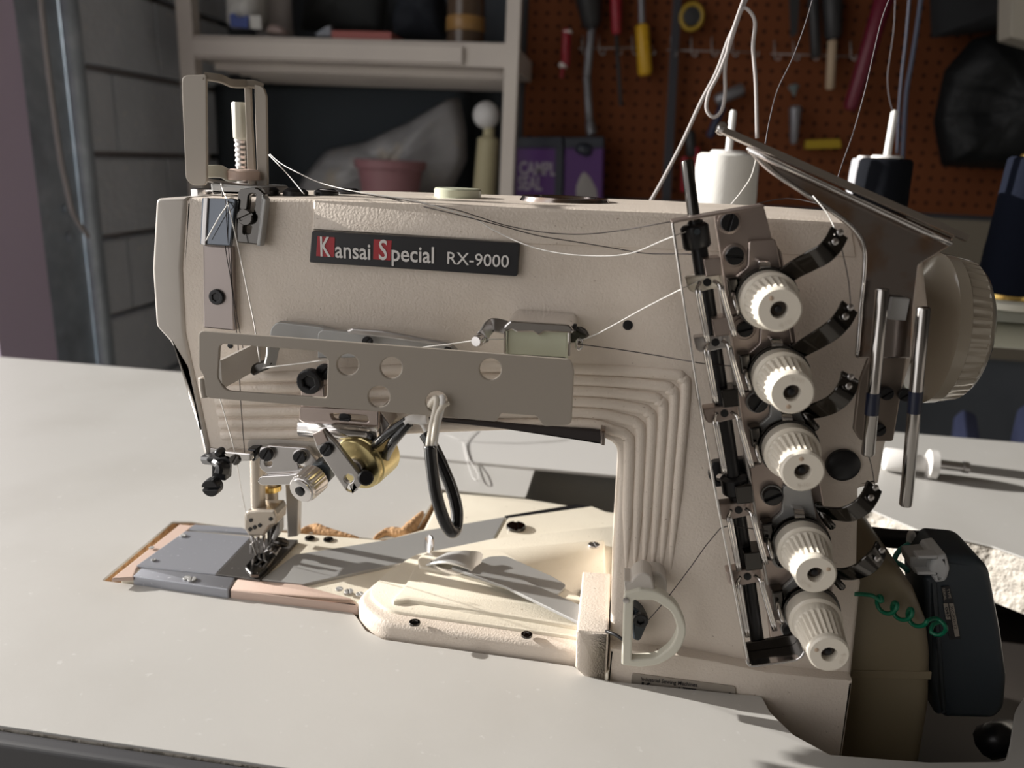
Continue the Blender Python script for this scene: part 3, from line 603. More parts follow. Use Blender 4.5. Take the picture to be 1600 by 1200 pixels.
# sliding eyelet blocks with their wire fingers
for k, (px, py, m1) in enumerate(((1113, 427, pink), (1126, 521, pink), (1140, 632, blackg), (1162, 783, blackg), (1176, 887, blackg))):
    s = [1, 1, .97, 1, 1][k]
    b = plate('eyelet_block', [(px - 14, py - 22), (px + 13, py - 25), (px + 16, py + 3), (px - 10, py + 6)], -.044, .010, m1, mc, 1, bev=.0005)
    f = plate('eyelet_plate', [(px - 42, py + 7, 3), (px + 13, py), (px + 16, py + 22), (px - 2, py + 25), (px - 14, py + 28), (px - 32, py + 30, 3), (px - 38, py + 24)], -.041, .006, [knobc, steel, pink, pink, pink][k], mc, 1, bev=.0006)
    lathe('eyelet', F(px - 8, py + 14, -.0412) + V((0, .001, 0)), (0, -1, 0), [(0, .0016), (.0012, .0016), (.0013, .001)], blackm, f, 12)
    dx, dy = 15, 82
    tube('wire_finger', [F(px - 20, py + 14, -.043), F(px - 24, py + 26, -.046), F(px - 22, py + 40, -.0465), F(px - 24 + dx, py + 26 + dy, -.046)], .0008, chrome, f, 6, 4)
    tube('wire_finger', [F(px - 19, py + 26, -.046), F(px - 17, py + 40, -.0465), F(px - 20 + dx, py + 26 + dy, -.046)], .0006, chrome, f, 6, 4)
    tube('wire_finger', [F(px + 3, py + 12, -.043), F(px + 12, py + 20, -.046), F(px + 15, py + 34, -.0465), F(px + 12 + dx + 6, py + 16 + dy, -.046)], .0008, chrome, f, 6, 4)
    tube('wire_finger', [F(px + 16, py + 20, -.046), F(px + 19, py + 34, -.0465), F(px + 16 + dx + 6, py + 16 + dy, -.046)], .0006, chrome, f, 6, 4)
# slotted screws of the plate
for px, py, r, sl_ in ((1139, 347, 14.5, 80), (1147, 399, 14.5, 0), (1163, 513, 12.5, 20), (1183, 628, 15, 60), (1206, 773, 15, 30), (1222, 872, 12, 50), (1236, 982, 15, 70)):
    lathe('screw_washer', F(px, py, TP - .0005), (0, -1, 0), [(0, .0046), (.0008, .0046), (.001, .004)], pink if py < 600 else dsteel, mc, 24)
    screw(px, py, TP - .0012, r, blackm, mc, sl_, h=.003)
knobs = ((1198, 466, 0), (1217, 586, 1), (1233, 700, 2), (1252, 850, 3), (1268, 956, 4))
for (px, py, k) in knobs:
    c = F(px, py, -.036)
    m2 = pink if k < 2 else dsteel  # upper carriers get the painted pink reflection, lower ones plain grey steel
    # shaped carrier plate with its bent tab, behind the discs
    cx, cy = px - 8, py - 58
    plate('tension_carrier', [(cx - 20, cy - 32, 5), (cx + 22, cy - 35, 6), (cx + 38, cy + 50), (cx - 40, cy + 55), (cx - 42, cy + 26, 4), (cx - 22, cy + 8, 4)], TP - .0022, .0018, m2, mc, 3, bev=.0005)
    tp_ = F(cx + 0, cy + 2, TP - .002)
    strap('bent_tab', [tp_ + V((-.0005, .000, .001)), tp_ + V((0, -.004, .0008)), tp_ + V((.0006, -.0055, -.0016)), tp_ + V((.001, -.004, -.0045))], .0044, .0012, chrome, mc, up=(1, 0, 0), sub=4)
    kb = lathe('tension_knob', c, (0, -1, 0), [(0, .0100), (.0004, .0111), (.0065, .0111), (.0072, .0104), (.0074, .0098), (.0078, .0098), (.0085, .0098), (.009, .0097, .0007), (.0225, .0080, .0007), (.0228, .0082), (.0250, .0081), (.0258, .0074), (.0258, .0032), (.0215, .0030)] if k != 4 else
               [(0, .0100), (.0004, .0111), (.0075, .0111), (.0082, .0104), (.0084, .0098), (.0088, .0098), (.0125, .0096), (.013, .0095, .0007), (.0275, .0079, .0007), (.0278, .0081), (.0298, .0080), (.0306, .0073), (.0306, .0032), (.0260, .0030)], knobc, mc, 96, 24, 30)
    yf = -.0258 if k != 4 else -.0306
    lathe('knob_bore', c + V((0, yf + .0046, 0)), (0, -1, 0), [(0, .0031), (.0008, .0031), (.0009, .0008)], mat('brown_bore', (.06, .045, .035), .5), kb, 20)
    lathe('bore_pin', c + V((0, yf + .0042, 0)), (0, -1, 0), [(0, .0013), (.0026, .0013), (.0028, .0009)], blackm, kb, 12)
    an = (130, 263, 105, 35, 165)[k]; dr = V((math.cos(math.radians(an)), 0, math.sin(math.radians(an))))
    lathe('index_dot', c + V((0, yf + .0002, 0)) + dr * .0053, (0, -1, 0), [(0, .0009), (.0003, .0009), (.0005, .0005)], mat('tan_dot', (.50, .38, .28), .5), kb, 12)
    ta = math.radians((300, 80, 280, 235, 350)[k])
    tu = V((-math.sin(ta), 0, math.cos(ta))); tr = V((math.cos(ta), 0, math.sin(ta)))
    uxx = -tu if k in (3, 4) else (tu if k in (0, 2) else -tu); uzz = V((uxx.z * -1, 0, uxx.x))
    text('embossed_lettering', '4J-101', c + V((0, yf, 0)) + tr * .0053 - uxx * .0024 - uzz * .0008, uxx, uzz, .0016, mat('ivory_emboss', (.70, .63, .54), .4), kb, width=.0048, th=.0001)
    lathe('tension_disc', c + V((0, .0005, 0)), (0, -1, 0), [(0, .0104), (.0005, .0120), (.0010, .0120), (.0013, .0108)], blackg, mc, 40)
    lathe('felt_ring', c + V((0, .0016, 0)), (0, -1, 0), [(0, .0108), (.0008, .0108)], green, mc, 32)
    lathe('tension_disc', c + V((0, .0034, 0)), (0, -1, 0), [(0, .0108), (.0006, .0121), (.0012, .0121), (.0016, .0104)], blackg, mc, 40)
    lathe('tension_post', c + V((0, .008, 0)), (0, -1, 0), [(0, .006), (.006, .006)], blackm, mc, 20)
    # little wire hook left of the discs
    h0 = F(px - 52, py - 8 if k < 4 else py - 14, -.036)
    tube('check_spring', [h0, h0 + V((0, -.003, -.002)), h0 + V((.0012, -.0045, -.005)), h0 + V((.002, -.003, -.0075)), h0 + V((.001, 0, -.009))], .0009, chrome, mc, 7, 4)
    plate('spring_case', [(px - 62, py - 30), (px - 44, py - 33), (px - 40, py - 4), (px - 58, py)], -.0345, .006, blackg, mc, 3, bev=.0008)
# curved black nickel eyelet arms
arms = ([(1226, 432), (1244, 420), (1266, 408), (1288, 396), (1302, 381), (1311, 364)], [(1243, 551), (1262, 540), (1284, 527), (1305, 512), (1318, 497), (1327, 480)],
        [(1258, 645), (1278, 641), (1300, 632), (1316, 618), (1325, 602), (1328, 588)], [(1284, 800), (1305, 803), (1325, 803), (1345, 793), (1358, 778), (1366, 760)], [(1300, 895), (1322, 897), (1343, 892), (1358, 882), (1369, 870), (1376, 857)])
for k, ap in enumerate(arms):
    n = len(ap); pts = [F(a, b, -.034 - .010 * math.sin(math.pi * i / (n - 1)) - .002 * i) for i, (a, b) in enumerate(ap)]
    ea = strap('eyelet_arm', pts, .0076, .0012, blackg, mc, up='xz', sub=5)
    e = pts[-1]; d = (pts[-1] - pts[-2]).normalized()
    for t in (.0005, -.0045):
        lathe('eyelet', e + d * t + V((-.0005, -.0020, 0)), (.2, -1, .2), [(0, .0011), (.0006, .0013), (.0010, .0008)], steel, ea, 12)
    f0 = pts[0]
    tube('arm_foot', [f0 + V((-.001, .004, .002)), f0 + V((.0005, 0, -.001)), f0 + V((.003, -.001, -.004)), f0 + V((.005, -.0005, -.006))], .0017, blackg, ea, 8, 4)
# ---- D-shaped release lever at the foot of the column
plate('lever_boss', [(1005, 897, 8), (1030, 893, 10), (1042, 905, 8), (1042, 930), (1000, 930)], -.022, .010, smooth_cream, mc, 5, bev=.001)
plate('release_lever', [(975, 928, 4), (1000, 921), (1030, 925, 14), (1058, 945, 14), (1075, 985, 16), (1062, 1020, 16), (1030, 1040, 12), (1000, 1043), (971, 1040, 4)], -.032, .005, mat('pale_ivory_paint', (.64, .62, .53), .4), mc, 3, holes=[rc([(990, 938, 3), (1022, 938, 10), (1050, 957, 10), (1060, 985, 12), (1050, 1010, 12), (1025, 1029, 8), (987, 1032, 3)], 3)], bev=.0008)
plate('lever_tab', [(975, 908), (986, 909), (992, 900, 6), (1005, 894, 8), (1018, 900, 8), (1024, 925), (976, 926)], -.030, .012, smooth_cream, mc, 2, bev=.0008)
plate('lever_cover', [(988, 948), (1003, 958, 6), (1012, 975), (1000, 1003, 6), (989, 1000)], -.020, .008, motor, mc, 3, bev=.001)
screw(1001, 966, -.0205, 12, blackm, mc, 30, 'hex')
lathe('lever_pin', F(978, 938, -.0322), (0, -1, 0), [(0, .0014), (.0004, .0014), (.0005, .001)], steel, mc, 12)
tube('pointer_wire', [F(947, 986, -.022), F(962, 992, -.026), F(974, 1000, -.028)], .0008, blackm, mc, 6, 3)

# ---- chrome thread rail bracket on the right of the column
ry = -.030
plate('rail_bracket', [(1168, 228, 5), (1190, 240), (1300, 290), (1490, 372), (1484, 385), (1436, 414), (1428, 480), (1424, 560), (1338, 560), (1344, 480), (1351, 400, 6), (1338, 365, 20), (1300, 332), (1230, 285)], ry, .0018, chromed, mc, 3, bev=.0006, smooth=False)
a, b = F(1128, 203, ry - .004), F(1506, 370, ry - .004)
rl = mk(sweep_vf([a + (b - a) * (k / 6) for k in range(7)], [(-.0012, -.005), (-.0017, -.002), (-.0012, .003), (.0007, .005), (.0015, .003), (.0011, -.004)], (0, 1, 0)), 'thread_rail', chrome, mc, 35); recalc(rl)
a2, b2 = F(1170, 234, ry - .007), F(1486, 381, ry - .007)
tube('rail_edge', [a2, a2.lerp(b2, .5), b2], .0011, chrome, mc, 8, 3)
tube('rail_rim', [F(1168, 230, ry - .001), F(1200, 263, ry - .001), F(1250, 297, ry - .001), F(1300, 330, ry - .001), F(1338, 362, ry - .001), F(1351, 398, ry - .001), F(1345, 480, ry - .001), F(1339, 556, ry - .001)], .0009, chrome, mc, 8, 5)
lathe('rail_bead', a + V((.001, -.001, 0)), a - b, [(0, .0022), (.0015, .0026), (.003, .002), (.0035, .001)], chrome, mc, 14)
box('rail_clamp', F(1403, 482, ry - .003), (.0062, .003, .0085), dsteel, mc, b=.0004)
sh = plate('rod_bracket', [(1380, 498, 6), (1426, 503, 7), (1424, 520), (1396, 690, 5), (1345, 690, 8), (1334, 672), (1342, 600)], ry + .003, .002, mat('dusky_steel', (.24, .20, .17), .35, .85), mc, 3, bev=.0006)
for px, py in ((1384, 614), (1413, 616), (1372, 670)): screw(px, py, ry + .002, 11, blackm, mc, 40)
for (x0, y0), (x1, y1), yy in (((1379, 451), (1356, 711), -.042), ((1443, 480), (1415, 790), -.040)):
    a, b = F(x0, y0, yy), F(x1, y1, yy); rr = (F(x0 + 11, y0, yy) - a).length
    rd = lathe('guide_post', a, b - a, [(0, rr * .85), (.0006, rr), ((b - a).length - .0006, rr), ((b - a).length, rr * .85)], mat('dim_chrome', (.46, .44, .42), .16, 1), mc, 28)
    t0, t1 = (.61, .745) if yy < -.041 else (.405, .515)
    ab = b - a; lathe('post_sleeve', a + ab * t0, ab, [(0, rr * 1.04), (ab.length * (t1 - t0), rr * 1.04)], navy, rd, 28)

# ---- handwheel
wc = F(1490, 516, .06); R0 = .0375; hx = F(1440, 516, .06).x
hw = lathe('handwheel', (hx, .06, wc.z), (1, 0, 0), [(-.006, .022), (0, .034), (.001, R0 - .001), (.002, R0), (.0075, R0 * .985), (.008, R0 * .97), (.0085, R0 * .97, .0010), (.0165, R0 * .93, .0010), (.017, R0 * .92), (.0195, R0 * .86), (.0225, R0 * .72), (.0245, R0 * .5), (.025, R0 * .2)], wheelc, mc, 192, 46, 40)
lathe('wheel_hub', (.12, .06, wc.z), (1, 0, 0), [(0, .019), (hx - .128, .019), (hx - .122, .017)], steel, mc, 32)
# ---- pulley cover in the table cut-out
plate('pulley_cover', [(1322, 890), (1400, 884, 20), (1432, 925), (1452, 975), (1458, 1030), (1455, 1110), (1440, 1200), (1432, 1230), (1270, 1225)], -.002, .09, khaki, mc, 4, bev=.006, smooth=40)
plate('cover_ridge', [(1332, 1048), (1456, 1050), (1455, 1062), (1330, 1060)], -.0026, .0008, khaki, mc, 2, bev=.0003)
# ================================================================ position detector box and its leads
sy = thing('detector_box', T(1510, 1130, -.04), 'dark slate motor detector box with paper type label in the table cut-out', 'motor unit')
yd = .015
plate('housing', [(1476, 868, 8), (1530, 873, 12), (1548, 890, 14), (1566, 985), (1576, 1060), (1572, 1110, 14), (1555, 1126, 12), (1474, 1124, 8), (1462, 1060), (1452, 960), (1450, 905, 8)], yd, .030, motor, sy, 5, bev=.004, smooth=40)
plate('rear_flange', [(1446, 905, 6), (1466, 900), (1482, 1118), (1462, 1120, 8), (1450, 1060)], yd - .002, .03, motor, sy, 4, bev=.003, smooth=40)
plate('cap', [(1461, 870, 5), (1480, 867, 4), (1486, 890), (1480, 910, 8), (1462, 912), (1452, 890, 6)], yd - .003, .018, ltgrey, sy, 4, bev=.002, smooth=40)
plate('clip_arm', [(1421, 871, 3), (1452, 868, 3), (1452, 898), (1430, 897), (1422, 885)], yd + .002, .012, mat('grey_clip_plastic', (.36, .36, .35), .4), sy, 2, bev=.001)
for py in (869, 894): plate('clip_rib', [(1434, py), (1466, py - 1), (1466, py + 6), (1434, py + 5)], yd - .003, .006, ltgrey, sy, 1, bev=.0006)
lbl = plate('type_label', [(1471, 917), (1484, 916), (1501, 998), (1484, 1000)], yd - .0008, .0006, signb, sy, 1, bev=0)
plate('label_field', [(1483, 943), (1490, 943), (1499.5, 994), (1492.5, 995)], yd - .0012, .0003, guardm, lbl, 0, bev=0)
plate('label_field', [(1474, 943), (1481, 943), (1485.5, 968), (1478.5, 968)], yd - .0012, .0003, guardm, lbl, 0, bev=0)
def dtext(b, x0, y0, x1, y1, h, m):
    a_ = F(x0, y0, yd - .0014); b_ = F(x1, y1, yd - .0014); u = b_ - a_; hh = (F(x0 + h, y0, yd) - F(x0, y0, yd)).length
    text('lettering', b, a_, u, (-u.z, 0, u.x), hh, m, lbl, width=u.length, th=.0002, bold=.01)
dtext('XC-KD-12', 1484.5, 947, 1491.5, 983, 4, signb); dtext('TYPE', 1479, 920, 1482.5, 935, 4, guardm); dtext('SERIAL', 1472, 919, 1475, 938, 4, guardm); dtext('045', 1476, 949, 1480, 965, 4.5, signb)
tag(tube('power_cable', [F(1300, 834, .06), F(1345, 836, .06), F(1400, 842, .06), F(1450, 845, .06), F(1480, 852, .065), F(1490, 880, .07)], .0052, blackm, None, 12), 'thick black cable running behind the column into the table cut-out', 'cable')
tag(tube('cable_tie', [F(1424 + 4 * math.cos(t), 843 + 11 * math.sin(t), .052) for t in [k * math.pi / 4 for k in range(8)]], .0013, signw, None, 8, 4, True), 'white cable tie around the thick black cable', 'cable tie')
tag(tube('connector_plug', [F(1418, 866, .05), F(1428, 862, .05), F(1440, 862, .05), F(1448, 866, .05)], .0045, ltgrey, None, 12), 'grey plastic plug hanging below the white cable tie', 'plug')
pts = [F(1335, 928, -.012), F(1362, 930, -.012)]
for k in range(60):
    t = k / 59; a = t * 2 * math.pi * 3.0
    pts.append(F(1368 + 72 * t + 9 * math.cos(a), 940 + 30 * t - 11 * math.sin(a), -.012 - .004 * math.cos(a)))
pts += [F(1462, 966, -.010), F(1474, 974, -.012), F(1478, 984, -.012), F(1468, 992, -.010), F(1455, 988, -.008), F(1458, 976, -.006), F(1470, 972, -.004)]
tag(tube('ground_wire', pts, .0010, greenw, None, 8, 2), 'coiled green wire in front of the khaki pulley cover', 'wire')
tag(tube('jumper_wire', [F(1420, 850, .05), F(1404, 862, .045), F(1398, 876, .04), F(1410, 884, .035), F(1418, 892, .03)], .0014, mat('teal_wire', (.05, .28, .24), .4), None, 8), 'short teal wire curling below the white cable tie', 'wire')
# tray under the machine, seen through the cut-out
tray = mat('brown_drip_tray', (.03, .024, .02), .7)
a = T(1290, 1170); b = T(1700, 700)
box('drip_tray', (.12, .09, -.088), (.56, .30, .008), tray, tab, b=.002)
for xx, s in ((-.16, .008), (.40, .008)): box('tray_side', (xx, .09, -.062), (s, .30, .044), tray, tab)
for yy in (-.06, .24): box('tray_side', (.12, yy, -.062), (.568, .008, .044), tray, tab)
tag(tube('belt_stub', [T(1545, 1160, -.05), T(1560, 1155, -.045), T(1575, 1150, -.05)], .009, blackm, None, 10), 'short black rubber stub in the table cut-out below the detector box', 'rubber stub')
# spool and bolt lying on the rear of the table
c = T(1440, 722, .0105)
bb = thing('spool', T(1440, 722), 'small white plastic spool with steel bolt lying behind the chrome guide posts', 'spool')
lathe('barrel', c - V((.03, 0, 0)), (1, -.12, 0), [(0, .009), (.001, .0098), (.02, .0098), (.022, .007), (.032, .007), (.034, .0125), (.040, .0125), (.041, .010)], signw, bb, 22)
lathe('bolt', c + V((.012, -.004, .001)), (1, -.12, 0), [(0, .004), (.018, .004), (.0185, .0048), (.0225, .0048), (.023, .004)], steel, bb, 12)

# ================================================================ thread stand and cones behind the machine
SY, SZ = .335, .150
stn = thing('thread_stand', (.25, SY, 0), 'grey thread stand with white cone pins behind the machine', 'thread stand')
stm = mat('grey_green_enamel', (.30, .31, .27), .4)
box('shelf_bar', (.31, SY, SZ - .012), (.62, .05, .010), stm, stn, b=.003)
cyl('cross_tube', (.0, SY - .01, SZ - .030), (.62, SY - .01, SZ - .030), .011, mat('pale_green_tube', (.42, .42, .34), .4), stn, 18)
box('post', (.17, SY + .015, SZ / 2 - .01), (.02, .02, SZ - .02), stm, stn, b=.002)
lathe('foot', (.17, SY + .015, .0024), (0, 0, 1), [(0, .04), (.004, .04), (.006, .036)], stm, stn, 28)
whitec = mat('white_wound_thread', (.80, .79, .75), .75, bump=(350, .35, .0006))
blackc = mat('black_wound_thread', (.004, .005, .008), .9, spec=.15, bump=(350, .35, .0006))
navyc = mat('navy_wound_thread', (.004, .006, .014), .9, spec=.15, bump=(350, .35, .0006))
greyc = mat('lit_side_thread', (.45, .45, .48), .75, bump=(350, .35, .0006))
pinw = mat('white_pin_plastic', (.80, .80, .78), .3)
def cone(px, py, rt, yy, m, lab, capm, pin_top, zb=SZ, lean=0., rb=None):
    tp = F(px, py, yy); r = (F(px + rt, py, yy) - tp).length; rb = rb or r * 1.22
    h = tp.z - zb
    o = thing('thread_cone', (tp.x, yy, zb), lab, 'thread cone', 'thread cones on the stand')
    lathe('wound_thread', (tp.x, yy, zb + .004), (0, 0, 1), [(0, rb * .93), (.003, rb)] + [(.003 + (h - .008) * k / 10, rb + (r - rb) * k / 10 + (.0002 if k % 2 else 0)) for k in range(1, 11)] + [(h - .003, r * .9)], m, o, 40)
    lathe('cone_core', (tp.x, yy, zb), (0, 0, 1), [(0, rb * .8), (.0045, rb * .8), (h - .004, r * .6), (h + .002, r * .6), (h + .0034, r * .55), (h + .0036, .004)], capm, o, 28)
    pt = F(px + 5, pin_top, yy)
    lathe('pin', (tp.x, yy, zb - .008), (0, 0, 1), [(0, .0028), (pt.z - zb + .006, .0028), (pt.z - zb + .008, .0018)], pinw, stn, 14)
    lathe('pad', (tp.x, yy, zb - .007), (0, 0, 1), [(0, rb * 1.15), (.005, rb * 1.15), (.0068, rb * 1.05)], knobr, stn, 32)
    return o
cone(1138, 242, 48, SY, whitec, 'white thread cone on its pin, behind the machine arm', signw, 172)
cone(1385, 250, 41, SY, blackc, 'black thread cone on a white pin, right of the chrome rail', signw, 172, SZ)
cone(1350, 250, 18, SY + .09, greyc, 'pale grey cone added behind the black cone for its lit side', signw, 300, SZ)  # added cone, stands in for the sunlit sheen on the black one
cone(1622, 248, 44, SY - .005, navyc, 'navy thread cone cut off by the right edge of the photo', brass2, 180, SZ)
box('shelf_bar', (.31, SY + .09, SZ - .012), (.62, .06, .010), stm, stn, b=.003)
box('shelf_bridge', (.17, SY + .045, SZ - .020), (.04, .10, .008), stm, stn, b=.002)
# ================================================================ threads and cords
def thr(lab, pts, r, m, y=None, cat='thread', name='thread', n=6, sub=5, **k):
    q = [F(p[0], p[1], p[2] if len(p) > 2 else y) for p in pts]; r = r * (.45 if r < .001 else .68)
    return tag(tube(name, q, r, m, None, n, sub), lab, cat, 'cords hanging behind the machine' if cat == 'cord' else 'threads of the machine')
yc = .16
thr('thick white cord slanting down behind the machine top', [(1172, -14), (1160, 12), (1146, 45), (1137, 65), (1120, 112), (1095, 160), (1065, 225), (1028, 295), (1003, 336)], .0017, wcord, yc, 'cord', 'cord', 8)
thr('looped white cord hanging beside the thick slanting cord', [(1166, -12), (1152, 28), (1140, 66), (1133, 105), (1133, 145), (1128, 172), (1115, 183), (1104, 170), (1108, 145), (1122, 118), (1138, 78), (1150, 40), (1160, 14), (1171, 17), (1180, 36), (1177, 75), (1181, 130), (1183, 216)], .0016, wcord, yc - .006, 'cord', 'cord', 8)
thr('thin white thread curving down over the white cone to the tension frame', [(1182, 245), (1174, 275), (1158, 300), (1140, 322)], .0007, wthread, .12)
thr('fine dark thread rising left of the chrome rail to the top edge', [(1272, -10), (1258, 38), (1238, 92), (1215, 140), (1203, 185), (1196, 224, .01)], .0007, mat('grey_thread', (.12, .11, .12), .7), .12)
thr('fine dark thread rising from the middle of the chrome rail', [(1393, -10), (1378, 30), (1364, 88), (1352, 140), (1334, 205), (1318, 250), (1309, 278, .01)], .0007, MATS['grey_thread'], .12)
thr('fine grey thread hanging onto the pin of the black cone', [(1399, -10), (1397, 40), (1392, 80), (1387, 118), (1389, 150), (1395, 174)], .0008, MATS['grey_thread'], SY - .01)
thr('dark slate cord hanging just behind the black cone pin', [(1422, -10), (1416, 60), (1409, 120), (1405, 170), (1402, 240)], .0022, mat('slate_strand', (.05, .055, .08), .8), .55, 'cord', 'cord')
thr('pale blue-grey cord hanging right of the black cone pin', [(1440, -10), (1432, 50), (1424, 100), (1416, 150), (1410, 250)], .0035, mat('blue_grey_cord', (.07, .08, .12), .8), .60, 'cord', 'cord')
ya = A - .004
thr('white thread sagging across the upper arm to the tension frame', [(422, 241, .02), (440, 256, .01), (470, 272, .0), (505, 287, -.004), (560, 300, ya), (640, 312, ya - .002), (690, 325, ya), (740, 341, ya), (772, 360, ya), (820, 382, ya - .004), (870, 395, ya - .008), (930, 400, ya - .012), (985, 396, ya - .016), (1040, 374, -.036), (1072, 362, -.040)], .0005, wthread)
thr('second white thread leading from the take-up guard over the arm top', [(420, 242, .02), (436, 258, .01), (452, 275, .01), (475, 303, .0)], .0006, wthread)
thr('black thread sagging above the nameplate to the frame top', [(500, 296, .0), (600, 308, -.006), (700, 325, ya), (745, 338, ya), (790, 352, ya), (850, 363, ya - .004), (910, 366, ya - .006), (970, 360, ya - .01), (1045, 347, -.036), (1130, 333, -.02), (1230, 310, -.01), (1320, 332, -.03)], .0005, kthread)
thr('black thread crossing the seam below the top cover', [(600, 308, -.006), (700, 332, ya), (780, 352, ya), (840, 368, ya), (900, 378, ya), (960, 388, ya - .002), (1010, 396, ya - .006), (1075, 397, -.030), (1110, 400, -.034)], .0005, kthread)
thr('taut white thread from the tension frame to the guide box', [(1096, 437, -.042), (1060, 454, -.040), (1000, 485, -.036), (935, 521, -.032), (905, 532, -.030)], .0005, wthread, sub=2)
thr('taut white thread running left from the guide box behind the guard', [(790, 530, -.034), (752, 531, -.040), (700, 538, -.036), (640, 546, -.034), (600, 560, -.03)], .0005, wthread, sub=2)
thr('thin white thread inside the guard window to the crank finger', [(512, 562, -.036), (470, 568, -.036), (410, 575, -.038)], .0006, wthread, sub=2)
thr('bright white needle thread slanting down the head to the crank finger', [(352, 303, .0), (356, 318, A - .008), (372, 385, A - .009), (390, 470, A - .012), (398, 510, -.03), (406, 566, -.036)], .0006, wthread, sub=3)
thr('white thread crossing over the smoky shield', [(345, 285, .012), (349, 300, -.004), (356, 318, A - .009), (345, 335, A - .009), (322, 376, A - .009)], .0006, wthread, sub=2)
thr('white needle thread from below the guard to the needle clamp', [(343, 620, -.02), (356, 665, A - .004), (368, 712, A - .008), (376, 760, .02), (384, 800, .036), (390, 838, .040), (402, 873, .044)], .0005, wthread, sub=3)
thr('dark thread running down the steel strip', [(347, 300, .0), (352, 385, A - .006), (361, 440, A - .006), (367, 500, A - .008), (372, 540, -.02), (376, 625, -.02), (382, 705, A - .004)], .00045, kthread, sub=3)
thr('dark thread beside the steel strip on the head', [(352, 310, A - .008), (358, 400, A - .006), (366, 470, A - .006), (380, 545, A - .006)], .0004, kthread, sub=3)
thr('dark thread running right from the guide box across the ribs', [(905, 538, -.032), (960, 545, -.03), (1030, 556, -.034), (1098, 568, -.040), (1145, 572, -.040)], .0005, kthread, sub=2)
thr('dark thread slanting up from the release lever to the tension frame', [(1010, 972, -.024), (1040, 938, -.028), (1080, 885, -.034), (1126, 825, -.042), (1160, 824, -.042), (1200, 830, -.04)], .0005, kthread, sub=2)
thr('dark thread from the top eyelet arm to the second eyelet arm', [(1311, 372, -.044), (1318, 400, -.044), (1326, 440, -.044), (1329, 478, -.046)], .0004, kthread, sub=3)
thr('dark thread from the rod tip to the fourth eyelet arm', [(1357, 712, -.042), (1362, 730, -.044), (1367, 760, -.046)], .0004, kthread, sub=3)
thr('white thread from the chrome rail rim to the top eyelet arm', [(1270, 306, -.034), (1290, 330, -.038), (1301, 350, -.040), (1308, 369, -.046)], .0004, wthread, sub=3)
for lab, pts in (('loose pale thread lying in a long curve on the rear table strip', [(640, 668), (690, 676), (725, 688), (790, 692), (850, 690), (885, 686)]), ('loose pale thread lying in a loop on the table behind the black sleeve', [(724, 690), (729, 715), (738, 745), (748, 750), (744, 735), (732, 715), (729, 690), (745, 672)])):
    tag(tube('thread', [T(a, b, .0032 if b < 715 else .0032) for a, b in pts], .00028, mat('pale_grey_thread', (.55, .54, .53), .7), None, 6, 5), lab, 'thread')

# ================================================================ shelf unit at the back left
yS = 1.2
shm = mat('grey_beige_plastic', (.62, .57, .52), .6, var=[(6, (.56, .51, .47), .4, .7)])
a, b = F(288, 52, yS), F(806, 69, yS); zb = F(540, 98, yS).z; zt = F(540, 60, yS).z
sh = thing('shelf_unit', ((a.x + b.x) / 2, 1.38, -.75), 'grey-beige plastic shelf unit standing before the left back wall', 'shelf unit')
wv = b.x - a.x
box('shelf_board', ((a.x + b.x) / 2, 1.385, (zt + zb) / 2), (wv, .37, zt - zb), shm, sh, b=.004)
box('front_rail', ((a.x + b.x) / 2 - .04, yS - .004, (zt + zb) / 2 - .002), (wv - .12, .012, zt - zb - .012), shm, sh, b=.003)
for k in range(6): box('shelf_rib', ((a.x + b.x) / 2, 1.26 + k * .055, zb - .008), (wv - .06, .012, .016), shm, sh, b=.002)
zl = F(600, 345, yS).z
box('shelf_board', ((a.x + b.x) / 2, 1.385, zl - .024), (wv, .37, .046), shm, sh, b=.004)
for px in (297, 797):
    c = F(px, 150, yS)
    for yy in (yS + .012, 1.56): box('post', (c.x, yy, .10), (.026 if px > 500 else .032, .03, 1.70), shm, sh, b=.006)
def pillow(name, poly, y, th, m, parent=None, rings=7, amp=.12, fr=9., seed=0, sub=5):
    """soft crumpled thing with its own depth: outline in pixels on plane y, swelling th to front and back"""
    p2 = [F(p[0], p[1], y) for p in rc(poly, 6, 3)]; dense = []
    for i in range(len(p2)):
        q = p2[(i + 1) % len(p2)]; n = max(1, int((q - p2[i]).length / .012))
        dense += [p2[i].lerp(q, k / n) for k in range(n)]
    N = len(dense); c = sum(dense, V((0, 0, 0))) / N; vs, fs = [], []
    from mathutils import noise
    for side in (-1, 1):
        base = len(vs)
        for r in range(rings + 1):
            t = r / rings
            for p in dense:
                q = p.lerp(c, t); d = math.sqrt(max(0, 1 - (1 - t) ** 2))
                nz = noise.noise(q * fr + V((seed, seed * 2, side))) + .6 * abs(noise.noise(q * fr * 2.7 + V((seed, 3, side))))
                vs.append(q + V((0, side * th * d * (1 + amp * 3 * nz), 0)))
        for r in range(rings):
            for i in range(N):
                j = (i + 1) % N; a = base + r * N; fs.append((a + i, a + j, a + N + j, a + N + i))
        fs.append(tuple(range(base + rings * N, base + (rings + 1) * N)))
    me = D.meshes.new(name); me.from_pydata([tuple(v) for v in vs], [], fs); me.validate()
    import bmesh
    bm = bmesh.new(); bm.from_mesh(me); bmesh.ops.remove_doubles(bm, verts=bm.verts, dist=.0008); bmesh.ops.recalc_face_normals(bm, faces=bm.faces); bm.to_mesh(me); bm.free()
    return link(name, me, m, parent, True)
sackm = mat('cloudy_plastic_sack', (.42, .42, .43), .4, var=[(7, (.30, .30, .31), .4, .65), (20, (.48, .44, .38), .55, .7)])
